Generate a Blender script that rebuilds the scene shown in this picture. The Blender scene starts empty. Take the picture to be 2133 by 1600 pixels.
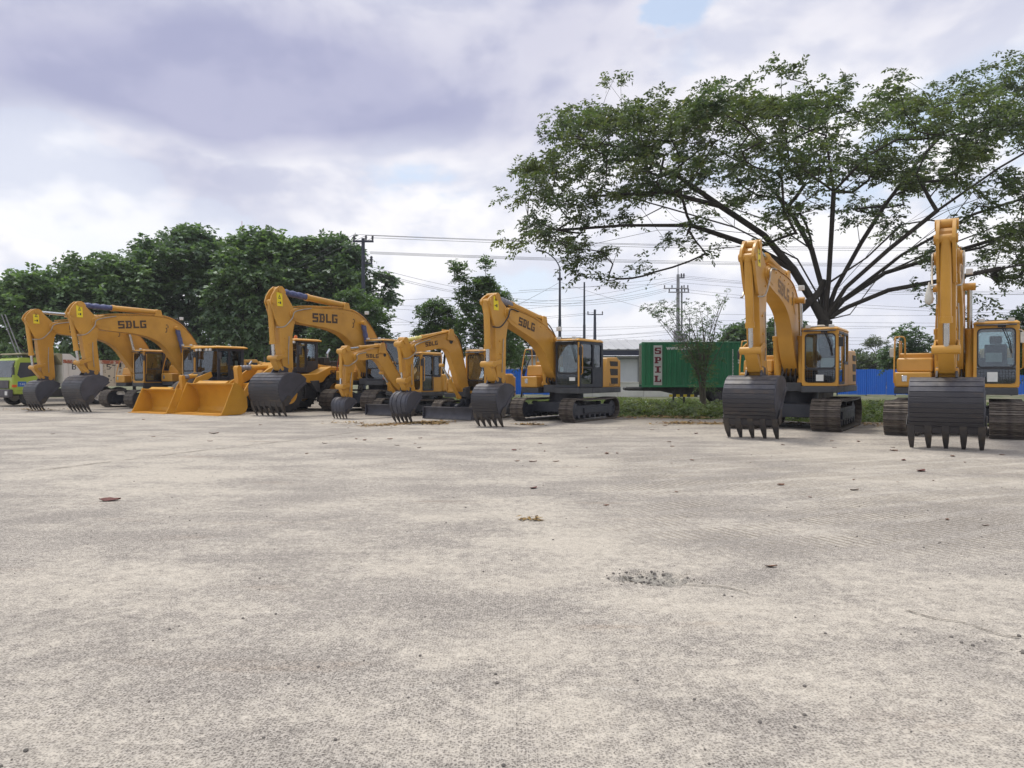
import bpy, bmesh, math, random
import numpy as np
from mathutils import Vector, Matrix

# ------------------------------------------------------------------ scene, camera, world, sun
rad = math.radians
PI = math.pi
sc = bpy.context.scene
COL = sc.collection
F_PX, CX, HZ, CAM_H = 1540.0, 1066.5, 786.0, 1.5      # measured on the photograph

cam_data = bpy.data.cameras.new('camera')
cam = bpy.data.objects.new('camera', cam_data)
COL.objects.link(cam)
cam.location = (0, 0, CAM_H)
cam.rotation_euler = (rad(90) - math.atan((800 - HZ) / F_PX), 0, 0)
cam_data.sensor_fit = 'HORIZONTAL'
cam_data.sensor_width = 36
cam_data.lens = 36 * F_PX / 2133
cam_data.clip_start = 0.1
cam_data.clip_end = 6000
sc.camera = cam

SUN_EL, SUN_AZ = 68.0, -30.0      # azimuth from +Y (the view direction) towards +X
sc.view_settings.view_transform = 'Standard'
sc.view_settings.look = 'None'
sc.view_settings.exposure = 0.25
sc.view_settings.gamma = 1.0
sc.view_settings.use_curve_mapping = False
try:
    sc.cycles.max_bounces = 4
    sc.cycles.diffuse_bounces = 2
    sc.cycles.transparent_max_bounces = 12
    sc.cycles.sample_clamp_indirect = 4
except Exception:
    pass

class NT:
    """small node-tree writer"""
    def __init__(self, tree):
        self.t = tree
    def n(self, typ, ins=None, **attrs):
        nd = self.t.nodes.new(typ)
        for k, v in attrs.items():
            setattr(nd, k, v)
        for k, v in (ins or {}).items():
            s = nd.inputs[k]
            if isinstance(v, bpy.types.NodeSocket):
                self.t.links.new(v, s)
            elif isinstance(v, bpy.types.Node):
                self.t.links.new(v.outputs[0], s)
            else:
                s.default_value = v
        return nd
    def m(self, op, a, b=0.0, c=0.0):
        return self.n('ShaderNodeMath', {0: a, 1: b, 2: c}, operation=op).outputs[0]
    def mix(self, fac, a, b, mode='MIX'):
        nd = self.t.nodes.new('ShaderNodeMix')
        nd.data_type = 'RGBA'
        nd.blend_type = mode
        for i, v in ((0, fac), (6, a), (7, b)):
            if isinstance(v, bpy.types.NodeSocket):
                self.t.links.new(v, nd.inputs[i])
            elif isinstance(v, bpy.types.Node):
                self.t.links.new(v.outputs[0], nd.inputs[i])
            else:
                if i and len(v) == 3:
                    v = (*v, 1)
                nd.inputs[i].default_value = v
        return nd.outputs[2]
    def ramp(self, x, lo, hi):
        return self.n('ShaderNodeMapRange', {0: x, 1: lo, 2: hi, 3: 0.0, 4: 1.0}, interpolation_type='SMOOTHSTEP').outputs[0]
    def noise(self, vec, scale, detail=4, rough=0.55, dist=0.0):
        return self.n('ShaderNodeTexNoise', {'Vector': vec, 'Scale': scale, 'Detail': detail, 'Roughness': rough, 'Distortion': dist}).outputs[0]
    def scale(self, vec, s):
        return self.n('ShaderNodeVectorMath', {0: vec, 1: s}, operation='MULTIPLY').outputs[0]

world = bpy.data.worlds.new('World')
sc.world = world
world.use_nodes = True
def build_world():
    t = world.node_tree
    t.nodes.clear()
    w = NT(t)
    sky = w.n('ShaderNodeTexSky', sky_type='NISHITA', sun_disc=False)
    sky.sun_elevation = rad(SUN_EL)
    sky.sun_rotation = rad(SUN_AZ)
    sky.air_density = 1.0
    sky.dust_density = 2.0
    sky.ozone_density = 1.0
    sky_c = w.scale(sky.outputs[0], (0.12, 0.12, 0.12))
    d = w.n('ShaderNodeTexCoord').outputs['Generated']
    sep = w.n('ShaderNodeSeparateXYZ', {0: d})
    x, y, z = sep.outputs
    az = w.m('ARCTAN2', x, y)
    el = w.m('ARCSINE', z)
    P = w.scale(d, (1.0, 1.0, 1.75))
    def at(dx, dy, dz):
        return w.n('ShaderNodeVectorMath', {0: P, 1: (dx, dy, dz)}, operation='ADD').outputs[0]
    n1 = w.noise(P, 4.2, 7, 0.52, 0.15)                             # heaped clouds
    n1s = w.noise(at(-0.015, 0.0, 0.055), 4.2, 4, 0.52, 0.15)       # same field a step towards the light: lit and shaded flanks
    n2 = w.noise(at(4.3, 1.7, 0.5), 1.7, 3, 0.5)                    # broad variation
    wv = w.m('ADD', w.m('SUBTRACT', n1, 0.5), w.m('MULTIPLY', w.m('SUBTRACT', n2, 0.5), 0.6))
    def blob(caz, cel, saz, sel_up, sel_dn, tilt=0.0, wob=0.10):
        dx = w.m('DIVIDE', w.m('ADD', w.m('SUBTRACT', az, caz), w.m('MULTIPLY', wv, wob * 2)), saz)
        ty = w.m('ADD', w.m('SUBTRACT', w.m('SUBTRACT', el, cel), w.m('MULTIPLY', w.m('SUBTRACT', az, caz), tilt)), w.m('MULTIPLY', wv, wob))
        up = w.m('GREATER_THAN', ty, 0.0)
        den = w.m('ADD', w.m('MULTIPLY', up, sel_up - sel_dn), sel_dn)
        dy = w.m('DIVIDE', ty, den)
        r2 = w.m('ADD', w.m('MULTIPLY', dx, dx), w.m('MULTIPLY', dy, dy))
        return w.m('EXPONENT', w.m('MULTIPLY', r2, -1.0))
    # a heavy bank overhead-left, softer ones around it, all with ragged lower edges
    bank = blob(-0.33, 0.345, 0.46, 0.115, 0.055, 0.02, 0.11)
    bank2 = w.m('MULTIPLY', blob(0.02, 0.42, 0.24, 0.16, 0.085, 0.0, 0.12), 0.50)
    bank3 = w.m('MULTIPLY', blob(-0.38, 0.27, 0.15, 0.10, 0.085, 0.0, 0.22), 0.48)
    bank4 = w.m('MULTIPLY', blob(0.46, 0.42, 0.26, 0.10, 0.08, 0.0, 0.16), 0.34)
    dark = w.m('MAXIMUM', w.m('MAXIMUM', bank, bank2), w.m('MAXIMUM', bank3, bank4))
    dark = w.m('MINIMUM', w.m('MULTIPLY', dark, 1.35), 1.0)
    dark = w.m('MAXIMUM', dark, w.m('MULTIPLY', w.ramp(n2, 0.52, 0.72), 0.45))
    # cover: heaped cloud nearly everywhere, pale blue windows between the heaps
    cov = w.ramp(w.m('ADD', n1, w.m('MULTIPLY', w.m('SUBTRACT', n2, 0.5), 0.5)), 0.365, 0.475)
    cov = w.m('MAXIMUM', cov, w.ramp(dark, 0.12, 0.42))
    cov = w.m('MAXIMUM', cov, w.m('MULTIPLY', w.ramp(blob(-0.56, 0.25, 0.30, 0.14, 0.14, 0.0, 0.16), 0.2, 0.6), 0.85))
    cov = w.m('MAXIMUM', cov, w.ramp(blob(0.42, 0.40, 0.26, 0.30, 0.10, 0.0, 0.16), 0.25, 0.6))
    hole = blob(0.178, 0.435, 0.060, 0.050, 0.036, 0.0, 0.20)
    cov = w.m('MULTIPLY', cov, w.m('SUBTRACT', 1.0, w.ramp(hole, 0.40, 0.72)))
    lit = w.ramp(w.m('SUBTRACT', n1, n1s), -0.085, 0.085)
    white = w.mix(lit, (0.66, 0.675, 0.77), (0.95, 0.93, 0.935))
    grey = w.mix(lit, (0.345, 0.355, 0.52), (0.42, 0.425, 0.58))
    cloud = w.mix(dark, white, grey)
    # blue between the clouds, whitened by haze towards the horizon
    hazeband = w.m('EXPONENT', w.m('MULTIPLY', w.m('MAXIMUM', z, 0.0), -3.0))
    blue = w.mix(w.m('ADD', w.m('MULTIPLY', hazeband, 0.66), 0.22), sky_c, (0.74, 0.84, 0.97))
    c = w.mix(w.m('MULTIPLY', cov, 0.96), blue, cloud)
    c = w.mix(w.m('MULTIPLY', w.m('EXPONENT', w.m('MULTIPLY', w.m('MAXIMUM', z, 0.0), -9.0)), 0.66), c, (0.80, 0.84, 0.95))
    bg = w.n('ShaderNodeBackground', {'Color': c, 'Strength': 1.0})
    out = w.n('ShaderNodeOutputWorld', {'Surface': bg.outputs[0]})
build_world()
world.cycles.sampling_method = 'MANUAL'
world.cycles.sample_map_resolution = 256

sun_data = bpy.data.lights.new('sun', 'SUN')
sun_data.energy = 2.0
sun_data.angle = rad(10)
sun_data.color = (1.0, 0.95, 0.86)
sun = bpy.data.objects.new('sun', sun_data)
COL.objects.link(sun)
sd = Vector((math.sin(rad(SUN_AZ)) * math.cos(rad(SUN_EL)), math.cos(rad(SUN_AZ)) * math.cos(rad(SUN_EL)), math.sin(rad(SUN_EL))))
sun.rotation_euler = sd.to_track_quat('Z', 'Y').to_euler()

# ------------------------------------------------------------------ materials
MAT = {}
def pmat(name, c1, c2=None, scale=3.0, rough=0.5, metal=0.0, bump=0.0, bscale=None, lo=0.35, hi=0.7, spec=0.5, rough2=None, stretch=None, dust=None):
    m = bpy.data.materials.new(name)
    m.use_nodes = True
    t = m.node_tree
    w = NT(t)
    b = t.nodes['Principled BSDF']
    co = w.n('ShaderNodeTexCoord').outputs['Object']
    if stretch:
        co = w.scale(co, stretch)
    if c2 is None:
        c2 = tuple(v * 0.8 for v in c1)
    f = w.ramp(w.noise(co, scale, 6, 0.6), lo, hi)
    c = w.mix(f, c1, c2)
    if dust:
        nz = w.n('ShaderNodeSeparateXYZ', {0: w.n('ShaderNodeNewGeometry').outputs['Normal']}).outputs[2]
        df = w.m('MULTIPLY', w.ramp(nz, 0.1, 1.0), w.m('MULTIPLY', w.ramp(w.noise(co, scale * 2.3, 6, 0.65), 0.3, 0.75), dust))
        c = w.mix(df, c, (0.42, 0.38, 0.31))
    t.links.new(c, b.inputs['Base Color'])
    b.inputs['Metallic'].default_value = metal
    b.inputs['Specular IOR Level'].default_value = spec
    if rough2 is None:
        rough2 = min(1.0, rough + 0.15)
    rr = w.n('ShaderNodeMapRange', {0: w.noise(co, scale * 1.7, 5), 1: 0.3, 2: 0.7, 3: rough, 4: rough2}).outputs[0]
    t.links.new(rr, b.inputs['Roughness'])
    if bump:
        bn = w.n('ShaderNodeBump', {'Height': w.noise(co, bscale or scale * 6, 6, 0.65), 'Strength': bump, 'Distance': 0.02})
        t.links.new(bn.outputs[0], b.inputs['Normal'])
    MAT[name] = m
    return m

def gmat(name, tint=(0.75, 0.82, 0.82), gloss=0.10, base=0.04):
    m = bpy.data.materials.new(name)
    m.use_nodes = True
    t = m.node_tree
    t.nodes.clear()
    w = NT(t)
    tr = w.n('ShaderNodeBsdfTransparent', {0: (*tint, 1)})
    gl = w.n('ShaderNodeBsdfGlossy', {'Color': (0.9, 0.95, 1, 1), 'Roughness': 0.03})
    fr = w.n('ShaderNodeFresnel', {'IOR': 1.5}).outputs[0]
    fac = w.m('ADD', w.m('MULTIPLY', fr, 1.0), gloss)
    mx = w.n('ShaderNodeMixShader', {0: fac, 1: tr.outputs[0], 2: gl.outputs[0]})
    w.n('ShaderNodeOutputMaterial', {0: mx.outputs[0]})
    MAT[name] = m
    return m

def leafmat(name, c1, c2, c3=None, scale=0.8):
    m = bpy.data.materials.new(name)
    m.use_nodes = True
    t = m.node_tree
    t.nodes.clear()
    w = NT(t)
    co = w.n('ShaderNodeTexCoord').outputs['Object']
    f = w.ramp(w.noise(co, scale, 4, 0.6), 0.35, 0.65)
    c = w.mix(f, c1, c2)
    if c3:
        c = w.mix(w.m('MULTIPLY', w.ramp(w.noise(co, scale * 7, 3, 0.6), 0.58, 0.75), 0.8), c, c3)
    rnd = w.n('ShaderNodeAttribute', attribute_name='tone').outputs['Fac']
    c = w.mix(0.55, c, w.n('ShaderNodeCombineColor', {0: rnd, 1: rnd, 2: rnd}).outputs[0], 'OVERLAY')
    df = w.n('ShaderNodeBsdfDiffuse', {'Color': c})
    tl = w.n('ShaderNodeBsdfTranslucent', {'Color': w.scale(c, (1.2, 1.3, 0.6))})
    gl = w.n('ShaderNodeBsdfGlossy', {'Color': (0.8, 0.85, 0.9, 1), 'Roughness': 0.45})
    m1 = w.n('ShaderNodeMixShader', {0: 0.45, 1: df.outputs[0], 2: tl.outputs[0]})
    m2 = w.n('ShaderNodeMixShader', {0: 0.05, 1: m1.outputs[0], 2: gl.outputs[0]})
    w.n('ShaderNodeOutputMaterial', {0: m2.outputs[0]})
    MAT[name] = m
    return m

pmat('yellow', (0.61, 0.315, 0.045), (0.47, 0.235, 0.032), 0.9, 0.30, bump=0.03, bscale=25, dust=0.30, lo=0.3, hi=0.75)
pmat('yellow_loader', (0.64, 0.320, 0.026), (0.55, 0.262, 0.020), 1.0, 0.38, bump=0.02, dust=0.10)
pmat('bucket_steel', (0.074, 0.077, 0.098), (0.050, 0.050, 0.060), 2.2, 0.42, 0.25, bump=0.06, dust=0.25)
pmat('bucket_worn', (0.046, 0.044, 0.049), (0.15, 0.11, 0.08), 3.0, 0.35, 0.35, bump=0.12, lo=0.52, hi=0.85, stretch=(1, .45, 1))
pmat('tooth_steel', (0.050, 0.048, 0.052), (0.09, 0.075, 0.06), 5, 0.45, 0.4, bump=0.06)
pmat('black_paint', (0.020, 0.022, 0.028), (0.034, 0.034, 0.038), 3, 0.45, dust=0.3)
pmat('blue_black', (0.022, 0.027, 0.042), (0.034, 0.038, 0.050), 3, 0.42, dust=0.15)
pmat('deck_grey', (0.060, 0.066, 0.075), (0.042, 0.045, 0.050), 3, 0.5, dust=0.2)
pmat('track_steel', (0.072, 0.062, 0.056), (0.155, 0.130, 0.112), 5.5, 0.40, 0.45, bump=0.15, dust=0.45)
pmat('chrome', (0.62, 0.64, 0.67), (0.52, 0.54, 0.57), 4, 0.14, 1.0)
pmat('pipe_steel', (0.42, 0.39, 0.34), (0.33, 0.29, 0.24), 4, 0.35, 0.7)
pmat('rubber_hose', (0.018, 0.018, 0.020), (0.03, 0.03, 0.03), 6, 0.55)
pmat('blue_wrap', (0.055, 0.070, 0.175), (0.10, 0.12, 0.25), 9, 0.34, bump=0.5, bscale=16)
pmat('grey_wrap', (0.24, 0.24, 0.27), (0.15, 0.15, 0.18), 9, 0.4, bump=0.5, bscale=16)
pmat('yellow_wrap', (0.62, 0.55, 0.08), (0.75, 0.70, 0.35), 7, 0.35, bump=0.6, bscale=14)
pmat('white_plastic', (0.66, 0.64, 0.58), (0.55, 0.53, 0.47), 8, 0.45, bump=0.3, bscale=20)
pmat('sticker_yellow', (0.85, 0.68, 0.02), (0.80, 0.62, 0.02), 3, 0.4)
pmat('paper', (0.74, 0.76, 0.74), (0.66, 0.69, 0.68), 6, 0.8)
pmat('letter_dark', (0.050, 0.030, 0.018), (0.075, 0.045, 0.025), 4, 0.5)
pmat('letter_black', (0.02, 0.02, 0.022), (0.035, 0.035, 0.035), 4, 0.5)
pmat('letter_white', (0.75, 0.76, 0.74), (0.6, 0.62, 0.6), 5, 0.6)
pmat('letter_maroon', (0.16, 0.010, 0.025), (0.20, 0.015, 0.03), 5, 0.55)
pmat('letter_faded', (0.26, 0.155, 0.07), (0.20, 0.115, 0.055), 5, 0.5)
pmat('tyre', (0.020, 0.021, 0.026), (0.038, 0.036, 0.035), 5, 0.75, bump=0.15)
pmat('seat_cloth', (0.020, 0.022, 0.028), (0.035, 0.036, 0.042), 8, 0.9)
pmat('interior', (0.050, 0.055, 0.062), (0.035, 0.038, 0.043), 4, 0.7)
pmat('lamp_glass', (0.70, 0.70, 0.68), (0.6, 0.6, 0.58), 6, 0.15)
pmat('beacon_orange', (0.75, 0.20, 0.03), (0.6, 0.15, 0.02), 6, 0.25)
pmat('red_pillar', (0.30, 0.065, 0.030), (0.25, 0.05, 0.025), 4, 0.5)
pmat('vent_dark', (0.022, 0.024, 0.028), (0.045, 0.040, 0.035), 9, 0.6, stretch=(1, 1, 4))
pmat('container_green', (0.020, 0.215, 0.090), (0.016, 0.170, 0.072), 0.7, 0.45, bump=0.02, stretch=(1, 1, .5), dust=0.15)
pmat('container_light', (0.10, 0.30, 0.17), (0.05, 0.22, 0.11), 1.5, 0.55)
pmat('panel_white', (0.62, 0.64, 0.62), (0.50, 0.52, 0.50), 2.0, 0.6)
pmat('chassis_black', (0.018, 0.019, 0.022), (0.04, 0.038, 0.036), 3, 0.6)
pmat('hazard_yellow', (0.72, 0.55, 0.03), (0.6, 0.45, 0.03), 4, 0.5)
pmat('truck_green', (0.36, 0.47, 0.07), (0.31, 0.41, 0.06), 1.5, 0.3)
pmat('truck_white', (0.68, 0.65, 0.60), (0.54, 0.49, 0.43), 1.8, 0.55, bump=0.05, lo=0.45, hi=0.75)
pmat('truck_rusty', (0.58, 0.50, 0.38), (0.26, 0.13, 0.06), 3.2, 0.65, bump=0.08, lo=0.55, hi=0.70)
pmat('truck_khaki', (0.30, 0.27, 0.16), (0.24, 0.21, 0.13), 2, 0.6)
pmat('truck_rust_rail', (0.34, 0.10, 0.05), (0.58, 0.50, 0.40), 3.5, 0.7, lo=0.45, hi=0.6)
pmat('truck_bumper', (0.06, 0.055, 0.065), (0.09, 0.08, 0.085), 3, 0.6)
pmat('orange_lens', (0.75, 0.12, 0.02), (0.6, 0.1, 0.02), 6, 0.3)
pmat('blue_sticker', (0.03, 0.12, 0.42), (0.04, 0.15, 0.45), 6, 0.4)
pmat('fence_blue', (0.002, 0.155, 0.72), (0.002, 0.130, 0.64), 0.5, 0.42, stretch=(1, 1, .3))
pmat('fence_rust', (0.45, 0.47, 0.52), (0.10, 0.16, 0.40), 6, 0.6, lo=0.4, hi=0.6)
pmat('wall_white', (0.70, 0.72, 0.74), (0.56, 0.58, 0.60), 0.35, 0.8, bump=0.03, stretch=(1, 1, .5))
pmat('wall_cream', (0.62, 0.60, 0.57), (0.52, 0.50, 0.47), 0.5, 0.8)
pmat('roof_grey', (0.44, 0.45, 0.47), (0.36, 0.37, 0.39), 0.4, 0.55, stretch=(1, .3, 1))
pmat('fascia_navy', (0.020, 0.026, 0.055), (0.03, 0.035, 0.06), 1, 0.5)
pmat('low_wall', (0.72, 0.71, 0.68), (0.58, 0.57, 0.53), 0.5, 0.85, bump=0.03)
pmat('pole_dark', (0.050, 0.058, 0.085), (0.035, 0.040, 0.060), 1.5, 0.55)
pmat('pole_concrete', (0.30, 0.30, 0.31), (0.24, 0.24, 0.25), 1.5, 0.8)
pmat('insulator', (0.07, 0.07, 0.09), (0.05, 0.05, 0.06), 4, 0.35)
pmat('wire', (0.09, 0.095, 0.115), (0.07, 0.075, 0.09), 1, 0.6)
pmat('mast_red', (0.45, 0.12, 0.10), (0.40, 0.10, 0.09), 1, 0.6)
pmat('mast_white', (0.65, 0.65, 0.66), (0.6, 0.6, 0.6), 1, 0.6)
pmat('window_dark', (0.055, 0.065, 0.085), (0.030, 0.034, 0.042), 1.2, 0.10)
pmat('bark', (0.034, 0.029, 0.025), (0.060, 0.052, 0.044), 3.5, 0.9, bump=0.5, bscale=9, stretch=(1, 1, .35))
pmat('bark_pale', (0.10, 0.088, 0.066), (0.155, 0.135, 0.10), 3.5, 0.9, bump=0.4, bscale=12, stretch=(1, 1, .35))
pmat('dead_leaf', (0.17, 0.075, 0.035), (0.10, 0.045, 0.028), 12, 0.8)
pmat('dead_leaf_red', (0.15, 0.045, 0.035), (0.085, 0.03, 0.028), 14, 0.7)
pmat('dry_litter', (0.30, 0.20, 0.07), (0.16, 0.09, 0.04), 1.5, 0.9)
pmat('pebble', (0.13, 0.12, 0.11), (0.22, 0.20, 0.18), 6, 0.9)
pmat('soil_dark', (0.10, 0.085, 0.065), (0.16, 0.135, 0.10), 2, 0.95, bump=0.3, bscale=12)
gmat('glass', (0.70, 0.77, 0.77), 0.06)
gmat('glass_dark', (0.30, 0.35, 0.38), 0.06)
gmat('glass_pale', (0.72, 0.80, 0.80), 0.22)
leafmat('leaf_rain', (0.075, 0.115, 0.055), (0.115, 0.142, 0.056), (0.20, 0.17, 0.070), 0.5)
leafmat('leaf_left', (0.150, 0.235, 0.105), (0.105, 0.170, 0.085), (0.21, 0.27, 0.11), 0.35)
leafmat('leaf_dark', (0.088, 0.145, 0.085), (0.118, 0.185, 0.092), None, 0.4)
leafmat('leaf_mid', (0.105, 0.175, 0.060), (0.075, 0.130, 0.052), (0.16, 0.19, 0.065), 0.6)
leafmat('leaf_pale', (0.125, 0.185, 0.075), (0.095, 0.150, 0.060), (0.18, 0.20, 0.08), 0.8)
leafmat('leaf_far', (0.060, 0.090, 0.040), (0.090, 0.115, 0.045), None, 0.15)
leafmat('grass_leaf', (0.130, 0.185, 0.060), (0.175, 0.205, 0.080), (0.28, 0.24, 0.12), 0.6)

# ------------------------------------------------------------------ helpers
def link(o, parent=None):
    COL.objects.link(o)
    if parent is not None:
        o.parent = parent
    return o
def tag(o, label=None, cat=None, group=None, kind=None):
    for k, v in (('label', label), ('category', cat), ('group', group), ('kind', kind)):
        if v:
            o[k] = v
    return o
def thing(name, label, cat, loc=(0, 0, 0), rz=0.0, group=None):
    o = bpy.data.objects.new(name, None)
    o.empty_display_size = 0.2
    COL.objects.link(o)
    o.location = loc
    o.rotation_euler = (0, 0, rz)
    return tag(o, label, cat, group)

class MB:
    """collects shapes and links them as one mesh object"""
    def __init__(self):
        self.v, self.f = [], []
    def add(self, vs, fs):
        b = len(self.v)
        self.v += [tuple(p) for p in vs]
        self.f += [tuple(b + i for i in q) for q in fs]
        return self
    def box(self, x0, x1, y0, y1, z0, z1):
        x0, x1 = min(x0, x1), max(x0, x1); y0, y1 = min(y0, y1), max(y0, y1); z0, z1 = min(z0, z1), max(z0, z1)
        vs = [(x, y, z) for x in (x0, x1) for y in (y0, y1) for z in (z0, z1)]
        return self.add(vs, [(0, 1, 3, 2), (4, 6, 7, 5), (0, 4, 5, 1), (2, 3, 7, 6), (0, 2, 6, 4), (1, 5, 7, 3)])
    def prism(self, pts, a0, a1, axis='y'):
        def mk(p, a):
            return {'y': (p[0], a, p[1]), 'z': (p[0], p[1], a), 'x': (a, p[0], p[1])}[axis]
        n = len(pts)
        vs = [mk(p, a0) for p in pts] + [mk(p, a1) for p in pts]
        return self.add(vs, [tuple(range(n)), tuple(range(2 * n - 1, n - 1, -1))] + [(i, (i + 1) % n, n + (i + 1) % n, n + i) for i in range(n)])
    def loft(self, secs, caps=True):
        n = len(secs[0])
        vs = [p for s in secs for p in s]
        fs = [(k * n + i, k * n + (i + 1) % n, (k + 1) * n + (i + 1) % n, (k + 1) * n + i) for k in range(len(secs) - 1) for i in range(n)]
        if caps:
            fs += [tuple(range(n - 1, -1, -1)), tuple((len(secs) - 1) * n + i for i in range(n))]
        return self.add(vs, fs)
    def tube(self, pts, r, n=8, caps=True):
        pts = [Vector(p) for p in pts]
        rr = r if isinstance(r, (list, tuple)) else [r] * len(pts)
        secs = []
        up = None
        for i, p in enumerate(pts):
            a = pts[max(i - 1, 0)]; b = pts[min(i + 1, len(pts) - 1)]
            t = (b - a).normalized()
            if up is None:
                up = Vector((0, 0, 1)) if abs(t.z) < 0.9 else Vector((1, 0, 0))
            s = t.cross(up)
            if s.length < 1e-4:
                s = t.cross(Vector((0, 1, 0.1)))
            s.normalize()
            u = s.cross(t).normalized()
            up = u
            secs.append([tuple(p + rr[i] * (math.cos(2 * PI * k / n) * s + math.sin(2 * PI * k / n) * u)) for k in range(n)])
        return self.loft(secs, caps)
    def cyl(self, p0, p1, r, n=14, r1=None):
        return self.tube([p0, p1], [r, r if r1 is None else r1], n)
    def lathe(self, prof, c, axis='y', n=28):
        """prof: closed list of (radius, offset along the axis)"""
        secs = []
        for k in range(n):
            a = 2 * PI * k / n
            ring = []
            for r, o in prof:
                q = (r * math.cos(a), r * math.sin(a))
                ring.append({'y': (c[0] + q[0], c[1] + o, c[2] + q[1]), 'z': (c[0] + q[0], c[1] + q[1], c[2] + o), 'x': (c[0] + o, c[1] + q[0], c[2] + q[1])}[axis])
            secs.append(ring)
        m = len(prof)
        vs = [p for s in secs for p in s]
        fs = [(k * m + i, k * m + (i + 1) % m, ((k + 1) % n) * m + (i + 1) % m, ((k + 1) % n) * m + i) for k in range(n) for i in range(m)]
        return self.add(vs, fs)
    def ring_plate(self, outer, inner, d0, d1, axis='x', ro=0.03, ri=0.08, k=4):
        """flat frame with a rounded opening; outer/inner = (a0,a1,b0,b1) in the plane, d0..d1 its thickness"""
        def rr(a0, a1, b0, b1, r):
            pts = []
            for ca, cb, st in ((a1 - r, b1 - r, 0), (a0 + r, b1 - r, 90), (a0 + r, b0 + r, 180), (a1 - r, b0 + r, 270)):
                for j in range(k + 1):
                    an = rad(st + 90 * j / k)
                    pts.append((ca + r * math.cos(an), cb + r * math.sin(an)))
            return pts
        O, I = rr(*outer, ro), rr(*inner, ri)
        def mk(p, d):
            return {'x': (d, p[0], p[1]), 'y': (p[0], d, p[1]), 'z': (p[0], p[1], d)}[axis]
        return self.loft_closed([[mk(p, d0) for p in O], [mk(p, d1) for p in O], [mk(p, d1) for p in I], [mk(p, d0) for p in I]])
    def loft_closed(self, rings):
        n, m = len(rings[0]), len(rings)
        vs = [p for s in rings for p in s]
        return self.add(vs, [(k * n + i, k * n + (i + 1) % n, ((k + 1) % m) * n + (i + 1) % n, ((k + 1) % m) * n + i) for k in range(m) for i in range(n)])
    def xf(self, mat4):
        self.v = [tuple(mat4 @ Vector(p)) for p in self.v]
        return self
    def mesh(self, name, mat, smooth=0.0):
        me = bpy.data.meshes.new(name)
        me.from_pydata(self.v, [], self.f)
        bm = bmesh.new()
        bm.from_mesh(me)
        bmesh.ops.recalc_face_normals(bm, faces=bm.faces)
        bm.to_mesh(me)
        bm.free()
        if mat:
            me.materials.append(MAT[mat])
        if smooth:
            me.polygons.foreach_set('use_smooth', [True] * len(me.polygons))
            me.set_sharp_from_angle(angle=rad(smooth))
        return me
    def build(self, name, mat, parent=None, smooth=0.0, bevel=0.0, label=None):
        o = bpy.data.objects.new(name, self.mesh(name, mat, smooth or (35 if bevel else 0)))
        link(o, parent)
        if bevel:
            md = o.modifiers.new('bevel', 'BEVEL')
            md.width = bevel
            md.segments = 2
            md.limit_method = 'ANGLE'
            md.angle_limit = rad(40)
        if label:
            o['label'] = label
        return o

def catmull(pts, n=5, closed=False):
    out = []
    P = [Vector(p) for p in pts]
    m = len(P)
    for i in range(m - 1):
        a = P[max(i - 1, 0)]; b = P[i]; c = P[i + 1]; d = P[min(i + 2, m - 1)]
        for j in range(n):
            t = j / n
            out.append(0.5 * ((2 * b) + (c - a) * t + (2 * a - 5 * b + 4 * c - d) * t * t + (3 * b - a - 3 * c + d) * t ** 3))
    out.append(P[-1])
    return [tuple(p) for p in out]

def quad_mesh(name, V, mat, parent=None, tone=None):
    """V: (N,k,3) array, one k-gon each"""
    N, k = V.shape[0], V.shape[1]
    me = bpy.data.meshes.new(name)
    me.vertices.add(N * k)
    me.vertices.foreach_set('co', V.reshape(-1).astype(np.float32))
    me.loops.add(N * k)
    me.loops.foreach_set('vertex_index', np.arange(N * k, dtype=np.int32))
    me.polygons.add(N)
    me.polygons.foreach_set('loop_start', np.arange(0, N * k, k, dtype=np.int32))
    me.update(calc_edges=True)
    if tone is not None:
        at = me.attributes.new('tone', 'FLOAT', 'POINT')
        at.data.foreach_set('value', np.repeat(tone, k).astype(np.float32))
    me.materials.append(MAT[mat])
    o = bpy.data.objects.new(name, me)
    return link(o, parent)

def px2w(x, y, D):
    """photo pixel + depth along the view axis -> world point"""
    return Vector(((x - CX) / F_PX * D, D, CAM_H + (HZ - y) / F_PX * D))
def gnd(x, y):
    D = CAM_H * F_PX / (y - HZ)
    return Vector(((x - CX) / F_PX * D, D, 0))

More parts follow.
